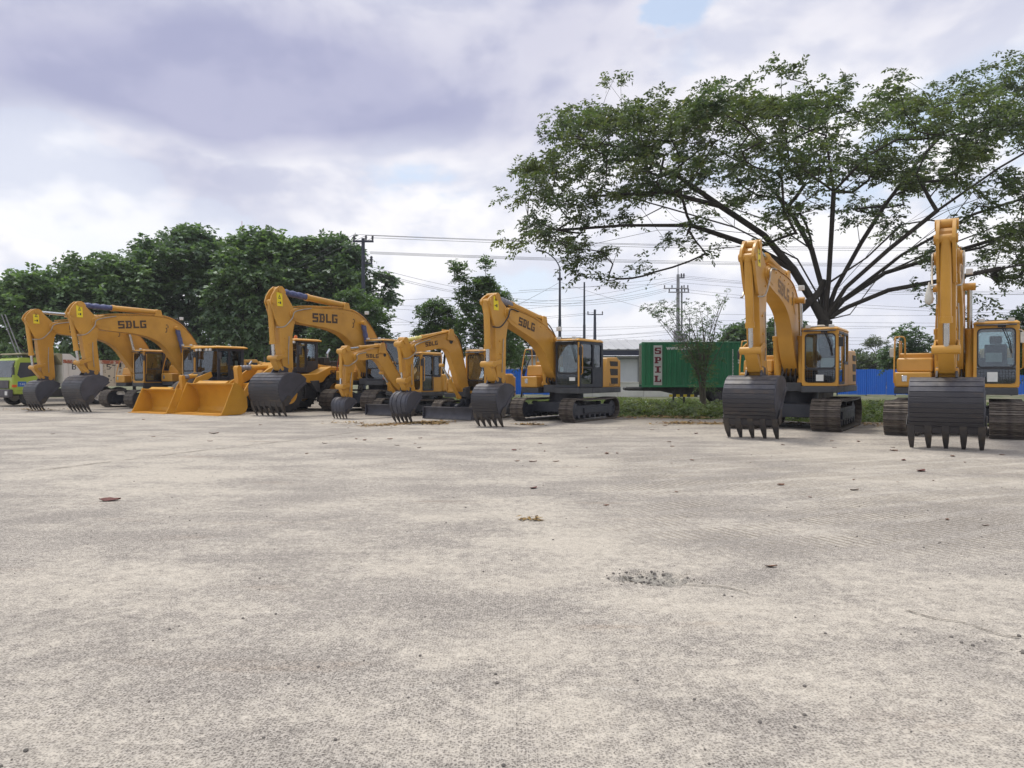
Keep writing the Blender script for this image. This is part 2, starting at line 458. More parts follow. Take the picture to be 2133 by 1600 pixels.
GLYPH = {  # block lettering, non-overlapping rectangles in a unit cell
 'S': [(0, .78, 1, 1), (0, .61, .30, .78), (0, .39, 1, .61), (.70, .22, 1, .39), (0, 0, 1, .22)],
 'D': [(0, .79, .90, 1), (.12, .21, .42, .79), (.70, .21, 1, .79), (0, 0, .90, .21), (.50, .42, .62, .58)],
 'L': [(.05, .22, .37, 1), (.05, 0, 1, .22)],
 'G': [(0, .78, 1, 1), (0, .22, .30, .78), (0, 0, 1, .22), (.70, .22, 1, .40), (.52, .40, 1, .56)],
 's': [(.08, .80, .94, 1), (.0, .60, .34, .80), (.78, .68, .94, .80), (.06, .41, .94, .60), (.68, .20, 1, .41), (.04, .20, .20, .32), (.06, 0, .94, .20)],
 'p': [(0, .82, .90, 1), (.10, .18, .46, .82), (.68, .54, 1, .82), (.46, .38, .92, .54), (0, 0, .60, .18)],
 'i': [(.06, .82, .94, 1), (.31, .18, .69, .82), (.06, 0, .94, .18)],
 'l': [(0, .82, .58, 1), (.10, .18, .46, .82), (0, 0, 1, .18), (.80, .18, 1, .42)],
 'B': [(0, .84, .8, 1), (.05, .58, .30, .84), (.72, .60, .95, .84), (0, .42, .85, .58), (.05, .16, .30, .42), (.76, .16, 1, .42), (0, 0, .85, .16)],
 '5': [(0, .84, 1, 1), (0, .58, .26, .84), (0, .44, .85, .58), (.74, .14, 1, .44), (0, 0, .85, .14)],
 '4': [(.62, 0, .86, 1), (0, .24, .62, .40), (.86, .24, 1, .40), (.10, .40, .30, .62), (.28, .62, .48, .84), (.44, .84, .62, 1)],
}
def block_text(txt, cell_w, cell_h, gap, vertical=False):
    """rects in a plane: list of (a0,b0,a1,b1)"""
    out = []
    for i, ch in enumerate(txt):
        ox, oy = (0, -i * (cell_h + gap)) if vertical else (i * (cell_w + gap), 0)
        for (a, b, c, d) in GLYPH[ch]:
            out.append((ox + a * cell_w, oy + b * cell_h, ox + c * cell_w, oy + d * cell_h))
    return out
def decal(name, rects, origin, U, V, mat, parent=None, shear=0.0):
    origin, U, V = Vector(origin), Vector(U).normalized(), Vector(V).normalized()
    mb = MB()
    for a, b, c, d in rects:
        q = [origin + U * p + V * s for p, s in ((a, b), (c, b), (c, d), (a, d))]
        mb.add(q, [(0, 1, 2, 3)])
    return mb.build(name, mat, parent)
def font_mesh(name, txt, size, origin, U, V, mat, parent=None, bold=0.0):
    cu = bpy.data.curves.new(name, 'FONT')
    cu.body = txt
    cu.size = size
    cu.resolution_u = 2
    cu.offset = bold
    tmp = bpy.data.objects.new(name, cu)
    me = bpy.data.meshes.new_from_object(tmp)
    bpy.data.objects.remove(tmp)
    bpy.data.curves.remove(cu)
    U, V = Vector(U).normalized(), Vector(V).normalized()
    W = U.cross(V)
    M = Matrix(((U.x, V.x, W.x, origin[0]), (U.y, V.y, W.y, origin[1]), (U.z, V.z, W.z, origin[2]), (0, 0, 0, 1)))
    me.transform(M)
    me.materials.clear()
    me.materials.append(MAT[mat])
    o = bpy.data.objects.new(name, me)
    return link(o, parent)

def wheel(root, c, R_, w, rim='yellow_loader', lugs=True, side=1):
    x, y, z = c
    h = w / 2
    ri = R_ * .56
    ty = MB().lathe([(ri, -h * .86), (R_ * .78, -h), (R_ * .93, -h * .94), (R_ * .97, -h * .6), (R_ * .98, 0), (R_ * .97, h * .6), (R_ * .93, h * .94), (R_ * .78, h), (ri, h * .86), (ri, 0)], c, n=36)
    wo = bpy.data.objects.new('wheel', None)
    wo.empty_display_size = .1
    link(wo, root)
    t = ty.build('tyre', 'tyre', wo, smooth=40)
    if lugs:
        n = 22
        lg = MB()
        for k in range(n):
            for sg in (-1, 1):
                a = 2 * PI * (k + (.5 if sg > 0 else 0)) / n
                P = []
                for (da, yy, rr) in ((-.030, 0.02, 1.02), (.075, 0.02, 1.02), (.16, h * 1.0, 1.0), (.05, h * 1.0, 1.0), (-.030, 0.02, .95), (.075, 0.02, .95), (.16, h * 1.03, .86), (.05, h * 1.03, .86)):
                    P.append((x + R_ * rr * math.cos(a + da), y + sg * yy, z + R_ * rr * math.sin(a + da)))
                lg.add(P, [(0, 1, 2, 3), (7, 6, 5, 4), (0, 4, 5, 1), (1, 5, 6, 2), (2, 6, 7, 3), (3, 7, 4, 0)])
        lg.build('tread', 'tyre', wo)
    MB().lathe([(ri * 1.02, side * h * .88), (ri * .92, side * h * .80), (ri * .80, side * h * .35), (ri * .45, side * h * .42), (ri * .40, side * h * .70), (.01, side * h * .72), (.01, -side * h * .5), (ri * .99, -side * h * .5)], c, n=28).build('rim', rim, wo, smooth=40)
    return wo


# ------------------------------------------------------------------ ground
def concrete_material():
    m = bpy.data.materials.new('concrete_yard')
    m.use_nodes = True
    t = m.node_tree
    w = NT(t)
    b = t.nodes['Principled BSDF']
    P = w.n('ShaderNodeNewGeometry').outputs['Position']
    s = w.n('ShaderNodeSeparateXYZ', {0: P})
    X, Y = s.outputs[0], s.outputs[1]
    big = w.noise(P, 0.22, 4, 0.6, 0.0)
    mid = w.noise(w.scale(P, (0.8, 1.3, 1)), 0.9, 5, 0.62)
    fine = w.noise(P, 9.0, 4, 0.65)
    grain = w.noise(P, 55.0, 1, 0.6)
    grey = w.mix(w.ramp(mid, 0.3, 0.7), (0.340, 0.312, 0.280), (0.430, 0.395, 0.352))
    dust = w.mix(w.ramp(fine, 0.3, 0.7), (0.470, 0.428, 0.366), (0.545, 0.500, 0.432))
    dfac = w.ramp(w.m('ADD', w.m('MULTIPLY', big, 0.55), w.m('ADD', w.m('MULTIPLY', mid, 0.35), w.m('MULTIPLY', fine, 0.25))), 0.50, 0.66)
    c = w.mix(dfac, grey, dust)
    # reddish-brown earthy smears, stretched sideways
    sm = w.noise(w.scale(P, (0.35, 1.6, 1)), 1.1, 4, 0.6)
    c = w.mix(w.m('MULTIPLY', w.ramp(sm, 0.60, 0.78), 0.55), c, (0.30, 0.225, 0.165))
    # darker damp-looking patches
    pt = w.noise(w.scale(P, (1.0, 1.5, 1)), 0.55, 5, 0.65)
    c = w.mix(w.m('MULTIPLY', w.ramp(pt, 0.52, 0.70), 0.34), c, (0.225, 0.208, 0.192))
    c = w.mix(w.m('SUBTRACT', 0.42, w.m('MULTIPLY', dfac, 0.26)), c, w.mix(w.ramp(w.noise(P, 20.0, 4, 0.75), 0.30, 0.70), (0.20, 0.20, 0.20), (0.80, 0.80, 0.80)), 'OVERLAY')
    # pale scraped streaks
    st = w.noise(w.scale(P, (0.5, 2.6, 1)), 1.7, 5, 0.68)
    c = w.mix(w.m('MULTIPLY', w.ramp(st, 0.62, 0.72), 0.5), c, (0.54, 0.51, 0.46))
    # exposed aggregate
    def pebbles(scale, thr, lo, hi):
        v = w.n('ShaderNodeTexVoronoi', {'Vector': P, 'Scale': scale, 'Randomness': 1.0}, voronoi_dimensions='2D')
        rnd = w.n('ShaderNodeSeparateColor', {0: v.outputs['Color']}).outputs
        on = w.m('LESS_THAN', rnd[0], thr)
        near = w.m('SUBTRACT', 1.0, w.ramp(v.outputs['Distance'], lo, hi))
        return w.m('MULTIPLY', on, near), rnd[1], v.outputs['Distance']
    bare = w.m('SUBTRACT', 1.0, w.m('MULTIPLY', dfac, 0.55))
    p1, r1, d1 = pebbles(62, 0.62, 0.20, 0.48)
    c = w.mix(w.m('MULTIPLY', w.m('MULTIPLY', p1, bare), 0.78), c, w.mix(r1, (0.048, 0.040, 0.036), (0.165, 0.145, 0.130)))
    p2, r2, d2 = pebbles(110, 0.50, 0.25, 0.55)
    c = w.mix(w.m('MULTIPLY', w.m('MULTIPLY', p2, bare), 0.8), c, w.mix(r2, (0.085, 0.078, 0.072), (0.21, 0.195, 0.175)))
    p3, r3, d3 = pebbles(85, 0.14, 0.2, 0.45)
    c = w.mix(w.m('MULTIPLY', p3, 0.5), c, (0.62, 0.58, 0.53))
    # crawler-track prints: bands of short parallel bars
    ang = rad(24)
    u = w.m('ADD', w.m('MULTIPLY', X, math.cos(ang)), w.m('MULTIPLY', Y, math.sin(ang)))
    v = w.m('SUBTRACT', w.m('MULTIPLY', Y, math.cos(ang)), w.m('MULTIPLY', X, math.sin(ang)))
    wob = w.m('MULTIPLY', big, 0.9)
    v2 = w.m('ADD', v, wob)
    bar = w.m('ABSOLUTE', w.m('SUBTRACT', w.m('FRACT', w.m('MULTIPLY', w.m('ADD', u, w.m('MULTIPLY', mid, 0.10)), 11.0)), 0.5))
    row = w.m('FRACT', w.m('DIVIDE', v2, 0.72))
    rowmask = w.m('MULTIPLY', w.ramp(row, 0.05, 0.14), w.m('SUBTRACT', 1.0, w.ramp(row, 0.82, 0.93)))
    zone = w.m('MULTIPLY', w.m('MULTIPLY', w.ramp(X, 0.3, 2.5), w.ramp(Y, 5.6, 7.2)), w.m('SUBTRACT', 1.0, w.ramp(Y, 13.5, 17.0)))
    zone = w.m('MULTIPLY', zone, w.ramp(pt, 0.38, 0.52))
    tr = w.m('MULTIPLY', w.m('MULTIPLY', w.ramp(bar, 0.25, 0.42), rowmask), w.m('MULTIPLY', zone, w.ramp(w.m('ADD', fine, w.m('MULTIPLY', mid, 0.6)), 0.62, 0.86)))
    c = w.mix(w.m('MULTIPLY', tr, 0.9), c, (0.170, 0.145, 0.112))
    # leaf-brown dirt towards the grass edge
    edge = w.ramp(w.m('ADD', w.m('ADD', Y, w.m('MULTIPLY', X, 0.44)), w.m('MULTIPLY', mid, 3.0)), 25.0, 31.5)
    c = w.mix(w.m('MULTIPLY', edge, 0.65), c, (0.155, 0.128, 0.100))
    # the broken patch in the foreground
    pd = w.n('ShaderNodeVectorMath', {0: w.n('ShaderNodeVectorMath', {0: P, 1: (1.05, 5.50, 0)}, operation='SUBTRACT').outputs[0], 1: (3.6, 4.8, 0)}, operation='MULTIPLY').outputs[0]
    pl = w.n('ShaderNodeVectorMath', {0: pd}, operation='LENGTH').outputs['Value']
    hole = w.m('SUBTRACT', 1.0, w.ramp(w.m('ADD', pl, w.m('MULTIPLY', w.m('SUBTRACT', fine, 0.5), 1.6)), 0.55, 1.0))
    c = w.mix(w.m('MULTIPLY', hole, 0.6), c, w.mix(w.ramp(grain, 0.35, 0.6), (0.085, 0.085, 0.078), (0.27, 0.26, 0.235)))
    t.links.new(c, b.inputs['Base Color'])
    b.inputs['Roughness'].default_value = 0.88
    b.inputs['Specular IOR Level'].default_value = 0.25
    h = w.noise(P, 16.0, 4, 0.8)
    bn = w.n('ShaderNodeBump', {'Height': h, 'Strength': 0.6, 'Distance': 0.014})
    t.links.new(bn.outputs[0], b.inputs['Normal'])
    MAT['concrete_yard'] = m
concrete_material()

def terrain_material():
    m = bpy.data.materials.new('rough_ground')
    m.use_nodes = True
    t = m.node_tree
    w = NT(t)
    b = t.nodes['Principled BSDF']
    P = w.n('ShaderNodeNewGeometry').outputs['Position']
    a = w.noise(P, 0.35, 6, 0.6, 0.3)
    f = w.noise(P, 3.0, 6, 0.65)
    c = w.mix(w.ramp(f, 0.3, 0.7), (0.060, 0.085, 0.030), (0.110, 0.120, 0.050))
    c = w.mix(w.ramp(a, 0.48, 0.66), c, w.mix(w.ramp(f, 0.35, 0.65), (0.20, 0.165, 0.115), (0.30, 0.26, 0.20)))
    t.links.new(c, b.inputs['Base Color'])
    b.inputs['Roughness'].default_value = 0.95
    bn = w.n('ShaderNodeBump', {'Height': w.noise(P, 14, 5, 0.65), 'Strength': 0.6, 'Distance': 0.05})
    t.links.new(bn.outputs[0], b.inputs['Normal'])
    MAT['rough_ground'] = m
terrain_material()

def yard_edge(x):
    e = 30.2 - 0.44 * x
    if x < -5:
        k = min(1.0, (-5 - x) / 4.0)
        e = e + (56 - e) * k * k * (3 - 2 * k)
    return max(e, 16.8) + 0.35 * math.sin(x * 1.7) + 0.25 * math.sin(x * 4.1 + 1)
def lumps(x, y):
    return (0.010 * math.sin(0.9 * x + 0.7 * y) * math.sin(0.5 * y - 0.3 * x + 1) + 0.004 * math.sin(3.1 * x + 1.3) * math.sin(2.3 * y))
def pothole(x, y):
    dx, dy = x - 1.06, y - 5.50
    q = math.hypot(dx * 3.4, dy * 4.6) + 0.16 * math.sin(17 * x + 9 * y) + 0.12 * math.sin(29 * y - 11 * x)
    d = 0.0
    if q < 1.0:
        d = -0.030 * min(1.0, (1.0 - q) * 5)
        d += 0.010 * math.sin(61 * x + 13 * y) * math.sin(53 * y + 3)
    # a lifted lip running right from it
    lx = x - 1.15
    if 0 < lx < 0.85:
        yy = 5.40 - 0.14 * lx + 0.015 * math.sin(16 * lx)
        k = y - yy
        if 0 < k < 0.22:
            d -= 0.014 * (1 - lx / 0.85) * (1 - k / 0.22)
    return d
def build_ground():
    g = MB()
    S = 900
    g.add([(-S, -S, -0.05), (S, -S, -0.05), (S, S, -0.05), (-S, S, -0.05)], [(0, 1, 2, 3)])
    tag(g.build('ground', 'rough_ground'), kind='structure')
    xs = list(np.concatenate([np.linspace(-70, -12, 30), np.linspace(-11, 0.55, 47), np.linspace(0.6, 2.3, 114), np.linspace(2.35, 12, 40), np.linspace(13, 45, 33)]))
    ys = list(np.concatenate([np.linspace(-25, 0, 8), np.linspace(0.5, 4.9, 18), np.linspace(5.0, 6.0, 67), np.linspace(6.2, 16, 44)]))
    vs, fs = [], []
    tail = 22
    for x in xs:
        e = yard_edge(x)
        col = [(x, y, lumps(x, y) + (pothole(x, y) if 0.5 < x < 2.4 and 4.9 < y < 6.1 else 0)) for y in ys]
        for k in range(1, tail + 1):
            y = 16 + (e - 16) * k / tail
            col.append((x, y, lumps(x, y) * (1 if k < tail else 0) - (0.0 if k < tail else 0.02)))
        vs += col
    n = len(ys) + tail
    for i in range(len(xs) - 1):
        for j in range(n - 1):
            fs.append((i * n + j, (i + 1) * n + j, (i + 1) * n + j + 1, i * n + j + 1))
    mb = MB().add(vs, fs)
    o = mb.build('concrete_yard', 'concrete_yard', smooth=60)
    tag(o, kind='structure')
    # expansion joint with trapped dirt, running across the yard
    j = MB()
    pts = [(-7.6 + 6.2 * k / 60, 11.8 + 15.2 * k / 60, 0) for k in range(61)]
    for i in range(len(pts) - 1):
        a, b2 = Vector(pts[i]), Vector(pts[i + 1])
        t = (b2 - a).normalized(); s = Vector((-t.y, t.x, 0)) * (0.012 + 0.006 * math.sin(i * 2.3) + 0.005 * math.sin(i * 0.7))
        za = Vector((0, 0, lumps(a.x, a.y) + 0.012)); zb = Vector((0, 0, lumps(b2.x, b2.y) + 0.012))
        j.add([a + s + za, a - s + za, b2 - s + zb, b2 + s + zb], [(0, 1, 2, 3)])
    tag(j.build('slab_joint', 'soil_dark'), kind='structure')
    # hairline cracks running out of the broken patch and near the right edge
    rng = random.Random(12)
    for line in (((1298, 1203), (1345, 1212), (1400, 1217), (1440, 1223), (1500, 1225), (1560, 1238)), ((1890, 1275), (1950, 1290), (2010, 1300), (2080, 1322), (2130, 1330))):
        pp = [gnd(*q) for q in line]
        pp = catmull([(q.x + rng.uniform(-.01, .01), q.y + rng.uniform(-.02, .02), 0) for q in pp], 7)
        ck = MB()
        for i in range(len(pp) - 1):
            a, b2 = Vector(pp[i]), Vector(pp[i + 1])
            t = (b2 - a).normalized(); k = .003 + .005 * rng.random(); s = Vector((-t.y, t.x, 0)) * k
            za = Vector((0, 0, lumps(a.x, a.y) + pothole(a.x, a.y) + .008)); zb = Vector((0, 0, lumps(b2.x, b2.y) + pothole(b2.x, b2.y) + .008))
            ck.add([a + s + za, a - s + za, b2 - s * .8 + zb, b2 + s * .8 + zb], [(0, 1, 2, 3)])
        tag(ck.build('surface_crack', 'soil_dark'), kind='structure')
build_ground()

# ------------------------------------------------------------------ container on its trailer
def container():
    Yc = 42.4
    x0 = px2w(1337, 786, Yc).x
    z0, z1 = .93, 3.52
    root = thing('shipping_container', 'dark green corrugated shipping container with a white sign panel', 'container', (x0, Yc, z0), rad(-6))
    L, Hh, Wd = 6.06, z1 - z0, 2.44
    def corr(l, h):
        mb = MB()
        pts = []
        x = 0.0
        n = int(l / .278)
        p = l / n
        for k in range(n):
            b = k * p
            pts += [(b, 0), (b + p * .26, 0), (b + p * .40, .055), (b + p * .86, .055)]
        pts.append((l, 0))
        vs = [(a, b, 0) for a, b in pts] + [(a, b, h) for a, b in pts]
        m = len(pts)
        return mb.add(vs, [(i, i + 1, m + i + 1, m + i) for i in range(m - 1)])
    fr = MB()
    for xx in (0, L - .12):
        for yy in (0, Wd - .12):
            fr.box(xx, xx + .12, yy, yy + .12, .12, Hh - .12)
    fr.box(.12, L - .12, 0, .06, 0, .14).box(.12, L - .12, Wd - .06, Wd, 0, .14)
    fr.build('frame', 'container_green', root, bevel=.008)
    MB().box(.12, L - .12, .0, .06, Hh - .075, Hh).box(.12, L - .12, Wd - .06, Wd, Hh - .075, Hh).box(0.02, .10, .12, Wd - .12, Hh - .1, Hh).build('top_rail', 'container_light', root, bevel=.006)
    for xx in (0, L - .16):
        for yy in (0, Wd - .16):
            for zz in (-.004, Hh - .116):
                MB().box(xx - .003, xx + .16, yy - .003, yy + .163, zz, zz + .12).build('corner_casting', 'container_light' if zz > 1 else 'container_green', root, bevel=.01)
    o = corr(L - .24, Hh - .215).build('side_panel', 'container_green', root)
    o.location = (.12, .012, .14)
    o = corr(L - .24, Hh - .215).build('side_panel', 'container_green', root)
    o.location = (.12, Wd - .05, .14)
    for xx in (.03, L - .06):
        MB().box(xx, xx + .03, .12, Wd - .12, .12, Hh - .12).build('end_panel', 'container_green', root)
    for yy in (.35, .95, 1.5, 2.1):
        MB().cyl((-.01, yy, .15), (-.01, yy, Hh - .15), .02, 8).build('lock_bar', 'pipe_steel', root)
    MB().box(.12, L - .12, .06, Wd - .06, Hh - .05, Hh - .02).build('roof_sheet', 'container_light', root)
    MB().box(.10, L - .1, .07, Wd - .07, .0, .12).build('floor_sheet', 'chassis_black', root)
    # sign panel with the vertical name, flat print above
    sx = (1357 - 1333) / F_PX * Yc
    pz1 = (807 - 720) / F_PX * Yc
    sgn = MB().box(sx, sx + .48, -.012, .008, .12, Hh - .19).build('sign_panel', 'panel_white', root)
    decal('lettering', block_text('spil', .38, .37, .165, True), (sx + .05, -.018, 1.90), (1, 0, 0), (0, 0, 1), 'letter_maroon', sgn)
    font_mesh('lettering', 'www.spil.co.id', .30, (sx + .72, -.010, Hh - .44), (1, 0, 0), (0, 0, 1), 'letter_white', root, .012)
    rng = random.Random(3)
    for xx, n0, hh in ((5.05, 22, 1.75), (5.38, 9, .6)):
        rc = []
        for k in range(n0):
            zz = Hh - .48 - k * hh / n0 * 1.0
            rc.append((xx, zz, xx + .05 + .03 * rng.random(), zz + hh / n0 * .62))
        decal('code_marks', rc, (0, -.006, 0), (1, 0, 0), (0, 0, 1), 'letter_white', root)
    decal('code_marks', [(5.36, 1.35, 5.46, 1.45), (5.36, 1.48, 5.46, 1.54), (5.36, 1.57, 5.40, 1.62)], (0, -.006, 0), (1, 0, 0), (0, 0, 1), 'letter_white', root)
    # trailer beneath it
    t = thing('container_trailer', 'black semi-trailer with yellow striped bar carrying the green container', 'trailer', (x0, Yc, 0), rad(-6))
    ch = MB()
    for yy in (.55, 1.72):
        ch.prism([(-.95, .78), (-.80, .93), (L + 1.0, .925), (L + 1.0, .55), (2.2, .45), (1.1, .70), (-.75, .72)], yy, yy + .16)
    for xx in (.4, 1.8, 3.2, 4.6, 6.0):
        ch.box(xx, xx + .14, .1, 2.34, .76, .90)
    ch.build('chassis', 'chassis_black', t, bevel=.01)
    MB().box(-.98, -.02, .02, 2.42, .74, .90).build('gooseneck', 'chassis_black', t, bevel=.04)
    for k in range(8):
        MB().box(1.55 + k * .20, 1.75 + k * .20 - .002, .10, .14, .38, .52).build('stripe_bar', 'hazard_yellow' if k % 2 == 0 else 'letter_black', t)
    for xx in (1.75, 2.35):
        lg = MB()
        lg.box(xx, xx + .10, .16, .26, .02, .72)
        lg.box(xx - .08, xx + .18, .10, .32, .0, .03)
        lg.build('landing_leg', 'chassis_black', t)
    MB().tube([(1.80, .2, .55), (2.40, .2, .15)], .02, 6).build('leg_brace', 'chassis_black', t)
    for xx in (4.35, 5.45):
        for yy in (.28, 2.16):
            wheel(t, (xx, yy, .46), .46, .26, 'truck_bumper', False, -1 if yy < 1 else 1)
    MB().prism([(3.75, .80), (6.1, .80), (6.1, .93), (3.75, .93)], .16, .55).build('mudguard', 'chassis_black', t)
container()

# ------------------------------------------------------------------ fence, walls, warehouse
def fence(xa, xb, Y, label, seed, zt=2.18):
    root = thing('sheet_fence', label, 'fence', (xa, Y, 0))
    n = max(2, int(round((xb - xa) / .80)))
    p = (xb - xa) / n
    mb = MB()
    pts = []
    m = 5
    for k in range(m):
        b = k * p / m
        pts += [(b, 0), (b + p / m * .45, 0), (b + p / m * .60, .03), (b + p / m * .85, .03)]
    pts.append((p - .012, 0))
    vs = [(a, b, .05) for a, b in pts] + [(a, b, zt) for a, b in pts]
    q = len(pts)
    mb.add(vs, [(i, i + 1, q + i + 1, q + i) for i in range(q - 1)])
    me = mb.mesh('fence_sheet', 'fence_blue')
    rng = random.Random(seed)
    for k in range(n):
        o = bpy.data.objects.new('fence_sheet', me)
        o.location = (k * p, rng.uniform(-.012, .012), rng.uniform(-.02, .02))
        link(o, root)
        if rng.random() < .4:
            zz = rng.uniform(.1, 1.0)
            MB().box(k * p + .01, k * p + .035, -.035, -.028, zz, zz + rng.uniform(.4, 1.0)).build('rust_streak', 'fence_rust', root)
    for k in range(0, n + 1, 3):
        MB().box(k * p - .04, k * p + .04, .08, .16, -.05, zt - .05).build('post', 'pole_dark', root)
    for zz in (.5, 1.7):
        MB().box(0, n * p, .05, .078, zz, zz + .06).build('rail', 'pole_dark', root)
fence(px2w(1030, 0, 62).x, px2w(1150, 0, 62).x, 62, 'short blue sheet-metal fence behind the medium excavator', 1)
fence(px2w(1745, 0, 62).x, px2w(2230, 0, 62).x, 62, 'long blue sheet-metal fence behind the two excavators on the right', 2)

def low_wall():
    Y = 58.5
    xa, xb = px2w(1180, 0, Y).x, px2w(1500, 0, Y).x
    root = thing('low_white_wall', 'low whitewashed concrete wall beyond the weeds left of the container', 'wall', (xa, Y, 0))
    n = 6
    p = (xb - xa) / n
    for k in range(n):
        MB().box(k * p, (k + 1) * p - .02, 0, .25, -.05, 1.06).build('wall_panel', 'low_wall', root, bevel=.015)
        MB().box(k * p, (k + 1) * p - .02, -.16, -.003, -.05, .42).build('wall_footing', 'low_wall', root, bevel=.015)
    MB().box(0, n * p, -.04, .29, 1.063, 1.13).build('coping', 'low_wall', root, bevel=.015)
low_wall()

def warehouse():
    Y = 74.0
    xa, xb = px2w(1000, 0, Y).x, px2w(1500, 0, Y).x
    root = thing('warehouse', 'long white warehouse with grey sheet roof and dark blue eaves', 'building', (xa, Y, 0))
    L = xb - xa
    ze = CAM_H + (HZ - 741) / F_PX * Y
    xs = px2w(1165, 0, Y).x - xa
    MB().box(0, xs - .2, .0, .3, -.05, ze - .01).build('wall', 'wall_cream', root)
    MB().box(xs - .2 + .003, L, .5, .8, -.05, ze - .01).build('wall', 'wall_white', root)
    MB().box(0, L, 12, 12.3, -.05, ze - .01).build('wall', 'wall_white', root)
    MB().box(-.05, .2, .31, 12, -.05, ze - .01).build('wall', 'wall_white', root)
    MB().box(L - .2, L + .05, .81, 12, -.05, ze - .01).build('wall', 'wall_white', root)
    MB().box(-.3, L + .3, -.75, -.60, ze, ze + .52).build('fascia', 'fascia_navy', root)
    MB().box(-.3, L + .3, -.80, -.58, ze + .523, ze + .60).build('gutter', 'roof_grey', root)
    # corrugated roof rising away from the viewer
    zr = CAM_H + (HZ - 708) / F_PX * (Y + 7)
    pts = []
    n = int(L / .9)
    for k in range(n + 1):
        b = -.3 + (L + .6) * k / n
        pts += [(b, 0), (b + .62, 0), (b + .68, .05), (b + .82, .05)] if k < n else [(b, 0)]
    vs = [(a, -.85, ze + .61 + h) for a, h in pts] + [(a, 6.8, zr + h) for a, h in pts] + [(a, 12.6, ze + .9 + h) for a, h in pts]
    m = len(pts)
    MB().add(vs, [(i, i + 1, m + i + 1, m + i) for i in range(m - 1)] + [(m + i, m + i + 1, 2 * m + i + 1, 2 * m + i) for i in range(m - 1)]).build('roof', 'roof_grey', root)
    for px_ in (1093, 1128, 1146):
        xw = px2w(px_ - 10, 0, Y).x - xa
        zw0, zw1 = CAM_H + (HZ - 767) / F_PX * Y, CAM_H + (HZ - 752) / F_PX * Y
        w = MB().ring_plate((xw, xw + .85, zw0, zw1), (xw + .08, xw + .77, zw0 + .08, zw1 - .08), -.04, .02, 'y', .005, .005).build('window', 'panel_white', root)
        MB().box(xw + .075, xw + .775, -.012, -.004, zw0 + .075, zw1 - .075).build('pane', 'glass_dark', w)
        MB().box(xw + .41, xw + .44, -.03, -.015, zw0 + .08, zw1 - .08).build('mullion', 'panel_white', w)
    for px_ in (1283, 1331, 1380):
        xw = px2w(px_, 0, Y).x - xa
        MB().cyl((xw, .42, 0), (xw, .42, ze), .06, 8).build('downpipe', 'pole_concrete', root)
    xw = px2w(1292, 0, Y).x - xa
    MB().box(xw, xw + 2.0, .47, .497, .0, ze - .35).build('sliding_door', 'wall_white', root)
    MB().box(xw - .06, xw + 2.06, .44, .499, ze - .345, ze - .25).build('door_track', 'pole_concrete', root)
warehouse()

# ------------------------------------------------------------------ poles, mast, wires
def insul(mb, x, y, z, s=1.0):
    mb.lathe([(.01, 0), (.05 * s, 0), (.05 * s, .06 * s), (.10 * s, .08 * s), (.05 * s, .14 * s), (.10 * s, .18 * s), (.05 * s, .24 * s), (.09 * s, .28 * s), (.04 * s, .36 * s), (.01, .37 * s)], (x, y, z), 'z', 10)
def pole_t():
    D = 49
    b = px2w(757, 0, D)
    zt = CAM_H + (HZ - 497) / F_PX * D
    r = thing('utility_pole', 'dark utility pole with short crossarm of three insulators at the left trees', 'utility pole', (b.x, D, 0))
    MB().cyl((0, 0, -.1), (0, 0, zt), .17, 14, .11).build('pole', 'pole_dark', r, smooth=40)
    MB().box(-.66, .70, -.14, -.02, zt - .28, zt - .15).build('crossarm', 'pole_dark', r, bevel=.01)
    for x in (-.58, 0.20, .64):
        m = MB(); insul(m, x, -.08, zt - .148, .95); m.build('insulator', 'insulator', r, smooth=40)
    MB().box(.10, .62, -.10, -.0, zt - 1.72, zt - 1.62).build('bracket', 'pole_dark', r)
    m = MB(); insul(m, .55, -.05, zt - 1.618, 1.2); m.build('insulator', 'insulator', r, smooth=40)
pole_t()
def pole_h():
    D = 80
    b = px2w(1412, 0, D)
    zt = CAM_H + (HZ - 572) / F_PX * D
    r = thing('utility_pole', 'grey concrete utility pole with double crossarms and transformer behind the container', 'utility pole', (b.x, D, 0))
    MB().cyl((0, 0, -.1), (0, 0, zt), .24, 14, .16).build('pole', 'pole_concrete', r, smooth=40)
    MB().cyl((0, 0, zt), (0, 0, zt + 1.15), .035, 8).build('lightning_rod', 'pole_dark', r)
    MB().box(.1, .7, -.08, .04, zt - .42, zt - .32).build('bracket', 'pole_dark', r)
    for x in (.35, .62):
        m = MB(); insul(m, x, -.02, zt - .318, 1.2); m.build('insulator', 'insulator', r, smooth=40)
    for k, (dz, xa, xb) in enumerate(((1.55, -1.6, 1.1), (1.95, -1.1, 1.15))):
        MB().box(xa, xb, -.28, -.17, zt - dz - .06, zt - dz + .06).build('crossarm', 'pole_concrete', r)
        for x in (xa + .1, xa + .9, xb - .5, xb - .1):
            m = MB(); insul(m, x, -.22, zt - dz + .062, .9); m.build('insulator', 'insulator', r, smooth=40)
    MB().cyl((.42, .1, -.1), (.42, .1, zt - 1.2), .12, 10, .09).build('second_pole', 'pole_concrete', r, smooth=40)
    zt2 = CAM_H + (HZ - 700) / F_PX * D
    MB().cyl((-.15, -.55, zt2 - .55), (-.15, -.55, zt2 + .55), .42, 14).box(-.9, 1.1, -.95, -.2, zt2 - .68, zt2 - .56).cyl((.6, -.55, zt2 - .5), (.6, -.55, zt2 + .2), .28, 12).build('transformer', 'pole_concrete', r, smooth=40)
pole_h()
